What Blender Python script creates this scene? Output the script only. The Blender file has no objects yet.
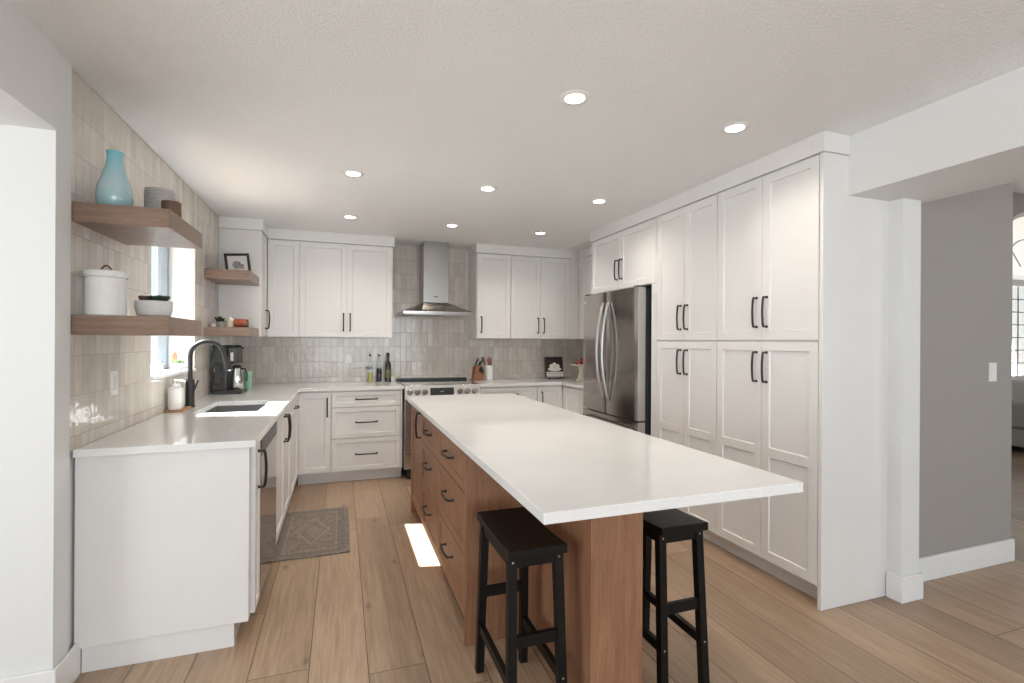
import bpy, bmesh, math, random
from mathutils import Vector, Matrix
random.seed(7)
PI = math.pi
S = bpy.context.scene
COL = S.collection

# ---------------------------------------------------------------- camera
F_PX, YAW, ROLL, CAM_H = 491.0, 0.335, -0.006, 1.361
cam_d = bpy.data.cameras.new('camera'); cam = bpy.data.objects.new('camera', cam_d); COL.objects.link(cam)
cam_d.sensor_width = 36; cam_d.lens = F_PX / 1024 * 36; cam_d.clip_start = 0.02; cam_d.clip_end = 200
_R = Vector((math.cos(YAW), -math.sin(YAW), 0)); _F = Vector((math.sin(YAW), math.cos(YAW), 0)); _U = Vector((0, 0, 1))
_r = math.cos(ROLL) * _R - math.sin(ROLL) * _U; _u = math.sin(ROLL) * _R + math.cos(ROLL) * _U
m = Matrix.Identity(4)
for i in range(3):
    m[i][0] = _r[i]; m[i][1] = _u[i]; m[i][2] = -_F[i]
m[2][3] = CAM_H
cam.matrix_world = m
S.camera = cam

# ---------------------------------------------------------------- view, sky, sun, large lights
S.view_settings.view_transform = 'Standard'; S.view_settings.look = 'None'
S.view_settings.gamma = 1; S.view_settings.use_curve_mapping = False
S.view_settings.exposure = 0.42
W = bpy.data.worlds.new('sky'); S.world = W; W.use_nodes = True
bg = W.node_tree.nodes['Background']; bg.inputs[0].default_value = (0.80, 0.91, 1.0, 1); bg.inputs[1].default_value = 1.05
sd = bpy.data.lights.new('sun', 'SUN'); sun = bpy.data.objects.new('sun', sd); COL.objects.link(sun)
sd.energy = 34.0; sd.angle = 0.009; sd.color = (1.0, 0.98, 0.955)
sun.rotation_euler = Vector((1, -0.25, -1.13)).to_track_quat('-Z', 'Y').to_euler(); sun.location = (-8, 5, 9)
def area(name, loc, dirv, sx, sy, power, color=(1, 1, 1), shape='RECTANGLE'):
    d = bpy.data.lights.new(name, 'AREA'); o = bpy.data.objects.new(name, d); COL.objects.link(o)
    d.shape = shape; d.size = sx; d.size_y = sy; d.energy = power; d.color = color
    o.location = loc; o.rotation_euler = Vector(dirv).to_track_quat('-Z', 'Z').to_euler()
    return o
# added fill lamps standing in for daylight, set at guessed, unseen windows
area('fill_rear', (0.6, -3.36, 1.35), (0, 1, .75), 3.0, 2.0, 80, (0.90, 0.96, 1.0))
area('fill_nook', (-3.36, 0.25, 1.15), (1, -.3, .6), 1.7, 2.2, 50, (0.92, 0.97, 1.0))
area('fill_living', (6.5, -3.36, 1.6), (0, 1, .4), 3.4, 2.4, 46, (0.95, 0.98, 1.0))

# ---------------------------------------------------------------- materials
def new_mat(name):
    mt = bpy.data.materials.new(name); mt.use_nodes = True
    return mt, mt.node_tree, mt.node_tree.nodes['Principled BSDF']
def N(nt, t, **kw):
    n = nt.nodes.new(t)
    for k, v in kw.items(): setattr(n, k, v)
    return n
def L(nt, a, b): nt.links.new(a, b)
def bump(nt, b, h, strength=0.1, dist=0.01):
    n = N(nt, 'ShaderNodeBump'); n.inputs['Strength'].default_value = strength; n.inputs['Distance'].default_value = dist
    L(nt, h, n.inputs['Height']); L(nt, n.outputs[0], b.inputs['Normal']); return n
def objco(nt): return N(nt, 'ShaderNodeTexCoord').outputs['Object']
def mapping(nt, vec, scale=(1, 1, 1), rot=(0, 0, 0), loc=(0, 0, 0)):
    n = N(nt, 'ShaderNodeMapping'); L(nt, vec, n.inputs[0])
    n.inputs['Scale'].default_value = scale; n.inputs['Rotation'].default_value = rot; n.inputs['Location'].default_value = loc
    return n.outputs[0]
def noise(nt, vec, scale, detail=3, rough=.5):
    n = N(nt, 'ShaderNodeTexNoise'); L(nt, vec, n.inputs['Vector'])
    n.inputs['Scale'].default_value = scale; n.inputs['Detail'].default_value = detail; n.inputs['Roughness'].default_value = rough
    return n.outputs['Fac']
def ramp(nt, fac, stops):
    n = N(nt, 'ShaderNodeValToRGB'); L(nt, fac, n.inputs[0]); e = n.color_ramp.elements
    while len(e) < len(stops): e.new(0.5)
    for el, (p, c) in zip(e, stops): el.position = p; el.color = (*c, 1)
    return n.outputs[0]
def math_(nt, op, a, b=None, c=None):
    n = N(nt, 'ShaderNodeMath', operation=op)
    for i, v in enumerate((a, b, c)):
        if v is None: continue
        if isinstance(v, (int, float)): n.inputs[i].default_value = v
        else: L(nt, v, n.inputs[i])
    return n.outputs[0]
def mixc(nt, fac, a, b, mode='MIX'):
    n = N(nt, 'ShaderNodeMix', data_type='RGBA', blend_type=mode)
    for i, v in ((0, fac), (6, a), (7, b)):
        if isinstance(v, (int, float)): n.inputs[i].default_value = v
        elif isinstance(v, tuple): n.inputs[i].default_value = (*v, 1)
        else: L(nt, v, n.inputs[i])
    return n.outputs[2]

def plain(name, col, rough=.5, metal=0, var=.03, scale=12, bmp=0, coat=0, aniso=None, spec=None):
    """paint, plastic or metal with a slight mottling"""
    mt, nt, b = new_mat(name); v = objco(nt)
    if aniso: v = mapping(nt, v, aniso)
    f = noise(nt, v, scale)
    lo = tuple(max(0, c * (1 - var)) for c in col); hi = tuple(min(1, c * (1 + var)) for c in col)
    L(nt, ramp(nt, f, [(.3, lo), (.7, hi)]), b.inputs['Base Color'])
    b.inputs['Roughness'].default_value = rough; b.inputs['Metallic'].default_value = metal
    if coat: b.inputs['Coat Weight'].default_value = coat; b.inputs['Coat Roughness'].default_value = .06
    if spec is not None: b.inputs['Specular IOR Level'].default_value = spec
    if bmp: bump(nt, b, f, bmp, .003)
    return mt

def wood(name, c0, c1, c2, axis='Z', rough=.45, scale=1.0):
    mt, nt, b = new_mat(name); v = objco(nt)
    sc = {'X': (1.2, 22, 22), 'Y': (22, 1.2, 22), 'Z': (22, 22, 1.2)}[axis]
    g = noise(nt, mapping(nt, v, sc), 3.2 * scale, 5, .65)
    sc2 = {'X': (1, 7, 7), 'Y': (7, 1, 7), 'Z': (7, 7, 1)}[axis]
    g2 = noise(nt, mapping(nt, v, sc2), 1.3, 2)
    fine = noise(nt, mapping(nt, v, tuple(s * 7 for s in sc)), 2.2, 2)
    f = math_(nt, 'ADD', math_(nt, 'MULTIPLY', g, .6), math_(nt, 'MULTIPLY', g2, .4))
    c = ramp(nt, f, [(.32, c0), (.5, c1), (.68, c2)])
    c = mixc(nt, math_(nt, 'MULTIPLY', math_(nt, 'LESS_THAN', fine, .42), .28), c, tuple(x * .6 for x in c0))
    L(nt, c, b.inputs['Base Color']); b.inputs['Roughness'].default_value = rough
    bump(nt, b, fine, .08, .002)
    return mt

def floor_mat():
    mt, nt, b = new_mat('oak_plank_floor'); sep = N(nt, 'ShaderNodeSeparateXYZ'); L(nt, objco(nt), sep.inputs[0])
    x, y = sep.outputs[0], sep.outputs[1]
    PW, PL = .2315, 1.83
    xr = math_(nt, 'DIVIDE', math_(nt, 'ADD', x, .117 + PW * 30), PW); row = math_(nt, 'FLOOR', xr); fx = math_(nt, 'FRACT', xr)
    wn = N(nt, 'ShaderNodeTexWhiteNoise', noise_dimensions='1D'); L(nt, row, wn.inputs['W'])
    yr = math_(nt, 'ADD', math_(nt, 'DIVIDE', math_(nt, 'ADD', y, 50), PL), wn.outputs['Value']); fy = math_(nt, 'FRACT', yr); cell = math_(nt, 'FLOOR', yr)
    cb = N(nt, 'ShaderNodeCombineXYZ'); L(nt, row, cb.inputs[0]); L(nt, cell, cb.inputs[1])
    wid = N(nt, 'ShaderNodeTexWhiteNoise', noise_dimensions='2D'); L(nt, cb.outputs[0], wid.inputs['Vector'])
    off = N(nt, 'ShaderNodeVectorMath', operation='MULTIPLY_ADD')
    L(nt, wid.outputs['Color'], off.inputs[0]); off.inputs[1].default_value = (9, 9, 9); L(nt, objco(nt), off.inputs[2])
    gv = off.outputs[0]
    dist = noise(nt, mapping(nt, gv, (2.5, .5, 1)), 2.0, 3)
    wv = N(nt, 'ShaderNodeVectorMath', operation='MULTIPLY_ADD')
    cdx = N(nt, 'ShaderNodeCombineXYZ'); L(nt, dist, cdx.inputs[0]); L(nt, cdx.outputs[0], wv.inputs[0]); wv.inputs[1].default_value = (.07, 0, 0); L(nt, gv, wv.inputs[2])
    g = noise(nt, mapping(nt, wv.outputs[0], (26, 1.0, 1)), 3, 6, .68)
    fine = noise(nt, mapping(nt, gv, (110, 3, 1)), 2, 2)
    f = math_(nt, 'ADD', math_(nt, 'MULTIPLY', g, .75), math_(nt, 'MULTIPLY', dist, .25))
    c = ramp(nt, f, [(.32, (.30, .200, .130)), (.5, (.41, .285, .192)), (.70, (.52, .380, .270))])
    tint = ramp(nt, wid.outputs['Value'], [(0, (.76, .75, .745)), (.5, (.94, .94, .94)), (1, (1.1, 1.1, 1.09))])
    c = mixc(nt, 1.0, c, tint, 'MULTIPLY')
    c = mixc(nt, math_(nt, 'MULTIPLY', math_(nt, 'LESS_THAN', fine, .4), .10), c, (.16, .10, .06))
    # knots
    vo = N(nt, 'ShaderNodeTexVoronoi', voronoi_dimensions='2D'); L(nt, mapping(nt, gv, (2.6, 1.15, 1)), vo.inputs['Vector']); vo.inputs['Scale'].default_value = 1.0
    ks = N(nt, 'ShaderNodeMapRange'); L(nt, vo.outputs['Distance'], ks.inputs[0]); ks.inputs[1].default_value = .01; ks.inputs[2].default_value = .055; ks.inputs[3].default_value = .6; ks.inputs[4].default_value = 0
    c = mixc(nt, ks.outputs[0], c, (.13, .075, .04))
    gx = math_(nt, 'LESS_THAN', math_(nt, 'ABSOLUTE', math_(nt, 'SUBTRACT', fx, .5)), .5 - .0020 / PW)
    gy = math_(nt, 'LESS_THAN', math_(nt, 'ABSOLUTE', math_(nt, 'SUBTRACT', fy, .5)), .5 - .0018 / PL)
    gap = math_(nt, 'MULTIPLY', gx, gy)
    c = mixc(nt, gap, (.10, .062, .038), c)
    L(nt, c, b.inputs['Base Color'])
    L(nt, math_(nt, 'ADD', math_(nt, 'MULTIPLY', g, .14), .30), b.inputs['Roughness'])
    bump(nt, b, math_(nt, 'ADD', math_(nt, 'MULTIPLY', gap, 1.0), math_(nt, 'MULTIPLY', fine, .12)), .25, .002)
    return mt

def tile_mat(name, plane):
    """vertical glazed tiles, 60 x 162 mm, stacked"""
    mt, nt, b = new_mat(name); sep = N(nt, 'ShaderNodeSeparateXYZ'); L(nt, objco(nt), sep.inputs[0])
    h = sep.outputs[1] if plane == 'YZ' else sep.outputs[0]; z = sep.outputs[2]
    TW, TH = .0605, .162
    xr = math_(nt, 'DIVIDE', math_(nt, 'ADD', h, 10.02), TW); zr = math_(nt, 'DIVIDE', math_(nt, 'ADD', z, 10 * TH - .917 + .11), TH)
    fx, fz = math_(nt, 'FRACT', xr), math_(nt, 'FRACT', zr)
    cb = N(nt, 'ShaderNodeCombineXYZ'); L(nt, math_(nt, 'FLOOR', xr), cb.inputs[0]); L(nt, math_(nt, 'FLOOR', zr), cb.inputs[1])
    w = N(nt, 'ShaderNodeTexWhiteNoise', noise_dimensions='2D'); L(nt, cb.outputs[0], w.inputs['Vector'])
    off = N(nt, 'ShaderNodeVectorMath', operation='MULTIPLY_ADD'); L(nt, w.outputs['Color'], off.inputs[0]); off.inputs[1].default_value = (5, 5, 5); L(nt, objco(nt), off.inputs[2])
    c = ramp(nt, w.outputs['Value'], [(0, (.58, .515, .455)), (.35, (.635, .58, .52)), (.7, (.69, .635, .575)), (1, (.75, .70, .64))])
    cl = noise(nt, mapping(nt, off.outputs[0], (1, 1, .5) if plane == 'YZ' else (1, 1, .5)), 16, 3)
    c = mixc(nt, .35, c, ramp(nt, cl, [(.3, (.52, .475, .43)), (.7, (.76, .73, .68))]))
    dx = math_(nt, 'ABSOLUTE', math_(nt, 'SUBTRACT', fx, .5)); dz = math_(nt, 'ABSOLUTE', math_(nt, 'SUBTRACT', fz, .5))
    ex = math_(nt, 'SUBTRACT', .5, dx); ez = math_(nt, 'SUBTRACT', .5, dz)
    gx = math_(nt, 'LESS_THAN', math_(nt, 'MULTIPLY', ex, TW), .0011); gz = math_(nt, 'LESS_THAN', math_(nt, 'MULTIPLY', ez, TH), .0013)
    grout = math_(nt, 'MAXIMUM', gx, gz)
    c = mixc(nt, grout, c, (.36, .32, .28)); L(nt, c, b.inputs['Base Color'])
    L(nt, math_(nt, 'ADD', math_(nt, 'MULTIPLY', grout, .5), .10), b.inputs['Roughness'])
    # every tile a little tilted and wavy
    wav = noise(nt, off.outputs[0], 22, 2)
    tc = N(nt, 'ShaderNodeSeparateColor'); L(nt, w.outputs['Color'], tc.inputs[0])
    tilt = math_(nt, 'ADD', math_(nt, 'MULTIPLY', math_(nt, 'SUBTRACT', tc.outputs[0], .5), math_(nt, 'MULTIPLY', fx, .5)), math_(nt, 'MULTIPLY', math_(nt, 'SUBTRACT', tc.outputs[1], .5), math_(nt, 'MULTIPLY', fz, .7)))
    hgt = math_(nt, 'ADD', math_(nt, 'MULTIPLY', wav, .9), tilt)
    hgt = math_(nt, 'SUBTRACT', hgt, math_(nt, 'MULTIPLY', grout, .5))
    bump(nt, b, hgt, .55, .004)
    return mt

def quartz_mat():
    mt, nt, b = new_mat('white_quartz'); v = objco(nt)
    a = noise(nt, v, 3, 4); s = noise(nt, v, 240, 2)
    c = ramp(nt, a, [(.35, (.79, .785, .775)), (.65, (.83, .825, .815))])
    c = mixc(nt, math_(nt, 'MULTIPLY', math_(nt, 'LESS_THAN', s, .36), .2), c, (.52, .50, .47))
    c = mixc(nt, math_(nt, 'MULTIPLY', math_(nt, 'GREATER_THAN', s, .66), .4), c, (.93, .93, .92))
    L(nt, c, b.inputs['Base Color']); b.inputs['Roughness'].default_value = .07; b.inputs['Specular IOR Level'].default_value = .6
    return mt

def ceiling_mat(name, col):
    mt, nt, b = new_mat(name); v = objco(nt); n1 = noise(nt, v, 85, 4, .6)
    L(nt, ramp(nt, noise(nt, v, 2, 2), [(.3, tuple(c * .985 for c in col)), (.7, col)]), b.inputs['Base Color']); b.inputs['Roughness'].default_value = .9
    bump(nt, b, ramp(nt, n1, [(.42, (0, 0, 0)), (.58, (1, 1, 1))]), .5, .004)
    return mt

def glass_mat(name, tint=(1, 1, 1), refl=1.0, rough=0.0):
    mt, nt, b = new_mat(name); out = nt.nodes['Material Output']; nt.nodes.remove(b)
    t = N(nt, 'ShaderNodeBsdfTransparent'); t.inputs[0].default_value = (*tint, 1)
    g = N(nt, 'ShaderNodeBsdfGlossy'); g.inputs['Roughness'].default_value = .02
    fr = N(nt, 'ShaderNodeLayerWeight'); fr.inputs[0].default_value = .5
    fz = math_(nt, 'ADD', math_(nt, 'MULTIPLY', math_(nt, 'POWER', fr.outputs['Facing'], 5.0), .9), .03)
    mx = N(nt, 'ShaderNodeMixShader'); L(nt, math_(nt, 'MULTIPLY', fz, refl), mx.inputs[0]); L(nt, t.outputs[0], mx.inputs[1]); L(nt, g.outputs[0], mx.inputs[2]); L(nt, mx.outputs[0], out.inputs[0])
    return mt

def steel_mat(name, col, rough, axis=(1, 1, 60)):
    mt, nt, b = new_mat(name); f = noise(nt, mapping(nt, objco(nt), axis), 8, 3)
    L(nt, ramp(nt, f, [(.3, tuple(c * .95 for c in col)), (.7, col)]), b.inputs['Base Color'])
    b.inputs['Metallic'].default_value = 1
    L(nt, math_(nt, 'ADD', math_(nt, 'MULTIPLY', f, .08), rough - .04), b.inputs['Roughness'])
    return mt

def emit_mat(name, col, st):
    mt, nt, b = new_mat(name); f = noise(nt, objco(nt), 20)
    L(nt, ramp(nt, f, [(0, tuple(c * .97 for c in col)), (1, col)]), b.inputs['Emission Color'])
    b.inputs['Base Color'].default_value = (*col, 1); b.inputs['Emission Strength'].default_value = st
    return mt

def rug_mat():
    mt, nt, b = new_mat('faded_rug'); sep = N(nt, 'ShaderNodeSeparateXYZ'); L(nt, objco(nt), sep.inputs[0]); x, y = sep.outputs[0], sep.outputs[1]
    ax, ay = math_(nt, 'ABSOLUTE', x), math_(nt, 'ABSOLUTE', y)        # rug is centred on its origin, .49 x .90
    ed = math_(nt, 'MINIMUM', math_(nt, 'SUBTRACT', .245, ax), math_(nt, 'SUBTRACT', .45, ay))
    band = math_(nt, 'MULTIPLY', math_(nt, 'GREATER_THAN', ed, .03), math_(nt, 'LESS_THAN', ed, .075))
    line = math_(nt, 'MULTIPLY', math_(nt, 'GREATER_THAN', ed, .082), math_(nt, 'LESS_THAN', ed, .09))
    dia = math_(nt, 'ADD', math_(nt, 'DIVIDE', ax, .12), math_(nt, 'DIVIDE', ay, .27))
    d1 = math_(nt, 'MULTIPLY', math_(nt, 'GREATER_THAN', dia, .82), math_(nt, 'LESS_THAN', dia, 1.0))
    d2 = math_(nt, 'LESS_THAN', dia, .4)
    wob = noise(nt, objco(nt), 30, 4, .7); fibre = noise(nt, mapping(nt, objco(nt), (60, 250, 1)), 2, 2)
    wav = N(nt, 'ShaderNodeTexWave'); L(nt, objco(nt), wav.inputs['Vector']); wav.inputs['Scale'].default_value = 14; wav.inputs['Distortion'].default_value = 9; wav.inputs['Detail'].default_value = 2
    c = ramp(nt, wob, [(.3, (.15, .122, .105)), (.5, (.225, .185, .16)), (.7, (.31, .265, .235))])
    pat = math_(nt, 'MAXIMUM', math_(nt, 'MAXIMUM', line, d1), math_(nt, 'MULTIPLY', d2, .6))
    c = mixc(nt, math_(nt, 'MULTIPLY', band, .45), c, (.15, .13, .125))
    c = mixc(nt, math_(nt, 'MULTIPLY', pat, .5), c, (.36, .31, .27))
    c = mixc(nt, math_(nt, 'MULTIPLY', math_(nt, 'GREATER_THAN', wav.outputs['Fac'], .8), .25), c, (.36, .30, .26))
    L(nt, c, b.inputs['Base Color']); b.inputs['Roughness'].default_value = .95; bump(nt, b, fibre, .5, .004)
    return mt

M = dict(
    floor=floor_mat(), tileL=tile_mat('glazed_tile_side', 'YZ'), tileB=tile_mat('glazed_tile_back', 'XZ'), quartz=quartz_mat(),
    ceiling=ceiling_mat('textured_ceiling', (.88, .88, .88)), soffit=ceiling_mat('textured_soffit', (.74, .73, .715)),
    wall=plain('white_wall_paint', (.765, .765, .76), .7, bmp=.05, scale=60, var=.01),
    greige=plain('greige_wall_paint', (.36, .335, .315), .7, bmp=.05, scale=60, var=.01),
    trim=plain('white_trim_paint', (.84, .835, .825), .4, var=.01),
    cab=plain('white_cabinet_paint', (.785, .772, .76), .36, var=.012, scale=5),
    oak=wood('oak_veneer_vertical', (.21, .097, .049), (.295, .142, .075), (.37, .193, .110), 'Z'),
    shelf=wood('oak_shelf_grain', (.175, .108, .075), (.235, .150, .108), (.295, .198, .148), 'X', .36),
    shelfY=wood('oak_shelf_grain_long', (.175, .108, .075), (.235, .150, .108), (.295, .198, .148), 'Y', .5),
    black=plain('black_metal', (.012, .011, .010), .42, 0, var=.1),
    blackw=plain('black_painted_wood', (.006, .0048, .0042), .45, var=.25, scale=30, bmp=.05, aniso=(1, 6, 1), spec=.22),
    blackpl=plain('black_plastic', (.02, .02, .021), .35), dgrey=plain('dark_grey_plastic', (.045, .045, .048), .32),
    blackgl=plain('black_glass', (.01, .01, .011), .05, coat=1), steel=steel_mat('brushed_steel', (.60, .585, .565), .24, (1, 1, 60)),
    steeld=steel_mat('dark_stainless', (.46, .435, .415), .18, (1, 60, 1)), steelv=steel_mat('stainless_side', (.55, .54, .53), .38, (60, 60, 1)),
    mirror=steel_mat('polished_stainless', (.42, .39, .37), .09, (60, 60, 1)), hood=steel_mat('hood_steel', (.34, .33, .315), .30, (60, 60, 1)),
    chrome=plain('chrome', (.78, .78, .78), .12, 1), sink=plain('grey_sink', (.22, .215, .21), .32, .7, var=.05),
    white=plain('white_plastic', (.86, .86, .85), .3), ceram=plain('white_ceramic', (.80, .795, .78), .25, coat=.4),
    canis=plain('speckled_white_stoneware', (.78, .775, .76), .45, var=.03, scale=90), stone=plain('grey_stoneware', (.42, .40, .39), .6, var=.12, scale=50, bmp=.1),
    pinkst=plain('pale_concrete', (.72, .70, .685), .6, var=.04, scale=60), leather=plain('brown_leather', (.12, .06, .035), .6),
    woodlt=plain('light_wood', (.42, .22, .11), .5, var=.2, aniso=(1, 1, 10)), woodred=plain('reddish_wood', (.27, .115, .065), .5, var=.2, aniso=(1, 1, 8)),
    wooddk=plain('dark_wood', (.16, .085, .05), .5, var=.2), pinkut=plain('rose_silicone', (.34, .13, .12), .5),
    leaf=plain('leaf_green', (.035, .07, .025), .5, var=.4, scale=60), leafdk=plain('dark_leaf', (.018, .038, .016), .5, var=.4, scale=60), brnleaf=plain('dry_brown', (.10, .055, .035), .7),
    brass=plain('brass_screw', (.55, .46, .34), .3, 1), green=plain('mint_cup', (.27, .52, .36), .25, coat=.5), cream=plain('cream_glaze', (.72, .66, .52), .3, coat=.5),
    redfr=plain('red_fruit', (.30, .012, .012), .3, var=.4, scale=25), oil=plain('pale_oil', (.52, .48, .16), .1), vinegar=plain('dark_vinegar', (.015, .008, .02), .15),
    darkgl=plain('dark_green_glass', (.010, .014, .008), .06, coat=.8), lab=plain('olive_label', (.14, .15, .07), .6), paper=plain('paper', (.72, .70, .66), .7),
    sofa=plain('beige_linen', (.42, .39, .35), .9, bmp=.2, scale=120), rug=rug_mat(), lamp=emit_mat('lit_diffuser', (1, .93, .82), 14), display=emit_mat('oven_display', (.25, .28, .3), .12),
    glass=glass_mat('window_glass', (.96, .985, 1.0)), clear=glass_mat('clear_glass', (.93, .95, .94)),
    vinyl=plain('grey_window_frame', (.27, .31, .35), .4), snow=plain('pale_ground', (.14, .14, .13), .9, var=.1, scale=2), bark=plain('bark', (.10, .08, .06), .9, var=.3),
    fabricp=plain('photo_print', (.30, .25, .27), .6, var=.6, scale=45), cover=plain('dark_book_cover', (.03, .014, .012), .3, var=.3, scale=40), soapl=plain('soap_white', (.84, .81, .77), .35),
)
def vase_mat():
    mt, nt, b = new_mat('blue_frosted_glass'); sep = N(nt, 'ShaderNodeSeparateXYZ'); L(nt, objco(nt), sep.inputs[0])
    n = noise(nt, objco(nt), 40, 3)
    f = math_(nt, 'ADD', math_(nt, 'MULTIPLY', sep.outputs[2], 4.0), math_(nt, 'MULTIPLY', math_(nt, 'SUBTRACT', n, .5), .25))
    L(nt, ramp(nt, f, [(.0, (.26, .46, .50)), (.35, (.42, .55, .57)), (.65, (.34, .55, .60)), (.95, (.17, .50, .60))]), b.inputs['Base Color'])
    b.inputs['Roughness'].default_value = .18; b.inputs['Coat Weight'].default_value = .6; b.inputs['Coat Roughness'].default_value = .05
    return mt
M['vase'] = vase_mat()

# ---------------------------------------------------------------- mesh helpers
class MB:
    def __init__(s): s.bm = bmesh.new()
    def box(s, x0, x1, y0, y1, z0, z1, top=None):
        """top = (dx, dy) insets the top face"""
        tx, ty = top or (0, 0)
        v = [s.bm.verts.new(p) for p in ((x0, y0, z0), (x1, y0, z0), (x1, y1, z0), (x0, y1, z0), (x0 + tx, y0 + ty, z1), (x1 - tx, y0 + ty, z1), (x1 - tx, y1 - ty, z1), (x0 + tx, y1 - ty, z1))]
        for f in ((3, 2, 1, 0), (4, 5, 6, 7), (0, 1, 5, 4), (1, 2, 6, 5), (2, 3, 7, 6), (3, 0, 4, 7)): s.bm.faces.new([v[i] for i in f])
        return s
    def hexa(s, pts):
        v = [s.bm.verts.new(p) for p in pts]
        for f in ((3, 2, 1, 0), (4, 5, 6, 7), (0, 1, 5, 4), (1, 2, 6, 5), (2, 3, 7, 6), (3, 0, 4, 7)): s.bm.faces.new([v[i] for i in f])
        return s
    def bar(s, a, b, w, h, up=(0, 0, 1)):
        """square-section bar from a to b"""
        a, b = Vector(a), Vector(b); d = (b - a).normalized(); u = Vector(up); sx = d.cross(u)
        if sx.length < 1e-4: sx = Vector((1, 0, 0))
        sx.normalize(); uy = sx.cross(d).normalized(); sx *= w / 2; uy *= h / 2
        return s.hexa([a - sx - uy, a + sx - uy, a + sx + uy, a - sx + uy, b - sx - uy, b + sx - uy, b + sx + uy, b - sx + uy])
    def leg(s, a, b, w, h):
        """bar whose ends stay level (splayed furniture leg)"""
        (ax, ay, az), (bx, by, bz) = a, b; w /= 2; h /= 2
        return s.hexa([(ax - w, ay - h, az), (ax + w, ay - h, az), (ax + w, ay + h, az), (ax - w, ay + h, az), (bx - w, by - h, bz), (bx + w, by - h, bz), (bx + w, by + h, bz), (bx - w, by + h, bz)])
    def lathe(s, prof, c=(0, 0, 0), n=28, axis='Z', sx=1, sy=1):
        rings = []
        for r, z in prof:
            if r < 1e-6: pts = [Vector((0, 0, z))]
            else: pts = [Vector((r * sx * math.cos(2 * PI * i / n), r * sy * math.sin(2 * PI * i / n), z)) for i in range(n)]
            if axis == 'Y': pts = [Vector((p.x, -p.z, p.y)) for p in pts]
            if axis == 'X': pts = [Vector((p.z, p.x, p.y)) for p in pts]
            rings.append([s.bm.verts.new(p + Vector(c)) for p in pts])
        for a, b in zip(rings, rings[1:]):
            for i in range(n):
                j = (i + 1) % n
                if len(a) == 1 and len(b) == 1: break
                if len(a) == 1: s.bm.faces.new((a[0], b[i], b[j]))
                elif len(b) == 1: s.bm.faces.new((a[i], a[j], b[0]))
                else: s.bm.faces.new((a[i], a[j], b[j], b[i]))
        return s
    def cyl(s, c, r, h, n=24, axis='Z', r2=None):
        return s.lathe([(0, 0), (r, 0), (r if r2 is None else r2, h), (0, h)], c, n, axis)
    def ball(s, c, r, n=16, sz=1):
        k = 8
        return s.lathe([(r * math.sin(PI * i / k) if 0 < i < k else 0, -r * sz * math.cos(PI * i / k)) for i in range(k + 1)], c, n)
    def tube(s, pts, r, n=10, closed=False, flat=1.0):
        pts = [Vector(p) for p in pts]; rings = []; prev = None; m_ = len(pts)
        for i, p in enumerate(pts):
            if closed: t = pts[(i + 1) % m_] - pts[i - 1]
            else: t = pts[min(i + 1, m_ - 1)] - pts[max(i - 1, 0)]
            t.normalize()
            if prev is None:
                a = Vector((0, 0, 1)) if abs(t.z) < .9 else Vector((1, 0, 0)); nrm = t.cross(a).normalized()
            else: nrm = (prev - t * prev.dot(t)).normalized()
            prev = nrm; bn = t.cross(nrm); rr = r(i / (m_ - 1)) if callable(r) else r
            rings.append([s.bm.verts.new(p + nrm * rr * math.cos(2 * PI * k / n) + bn * rr * flat * math.sin(2 * PI * k / n)) for k in range(n)])
        rg = list(zip(rings, rings[1:])) + ([(rings[-1], rings[0])] if closed else [])
        for a, b in rg:
            for k in range(n): s.bm.faces.new((a[k], a[(k + 1) % n], b[(k + 1) % n], b[k]))
        if not closed: s.bm.faces.new(rings[0][::-1]); s.bm.faces.new(rings[-1])
        return s
    def slab(s, xs, ys, keep, z0, z1):
        """rectilinear slab: cells (i, j) of the grid xs, ys for which keep(i, j)"""
        V = {}
        def g(i, j, z):
            k = (i, j, z)
            if k not in V: V[k] = s.bm.verts.new((xs[i], ys[j], z))
            return V[k]
        K = lambda i, j: 0 <= i < len(xs) - 1 and 0 <= j < len(ys) - 1 and keep(i, j)
        for i in range(len(xs) - 1):
            for j in range(len(ys) - 1):
                if not K(i, j): continue
                s.bm.faces.new((g(i, j, z1), g(i + 1, j, z1), g(i + 1, j + 1, z1), g(i, j + 1, z1)))
                s.bm.faces.new((g(i, j + 1, z0), g(i + 1, j + 1, z0), g(i + 1, j, z0), g(i, j, z0)))
                for (a, b, c, d) in (((i, j - 1), (i, j), (i + 1, j), 0), ((i + 1, j), (i + 1, j), (i + 1, j + 1), 0), ((i, j + 1), (i + 1, j + 1), (i, j + 1), 0), ((i - 1, j), (i, j + 1), (i, j), 0)):
                    if not K(*a): s.bm.faces.new((g(*b, z0), g(*c, z0), g(*c, z1), g(*b, z1)))
        return s
    def prism(s, outline, a0, a1, plane='XZ'):
        def P(u, v, a): return {'XZ': (u, a, v), 'YZ': (a, u, v), 'XY': (u, v, a)}[plane]
        A = [s.bm.verts.new(P(u, v, a0)) for u, v in outline]; B = [s.bm.verts.new(P(u, v, a1)) for u, v in outline]; n = len(A)
        s.bm.faces.new(A); s.bm.faces.new(B[::-1])
        for i in range(n): s.bm.faces.new((A[i], B[i], B[(i + 1) % n], A[(i + 1) % n]))
        return s
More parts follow.
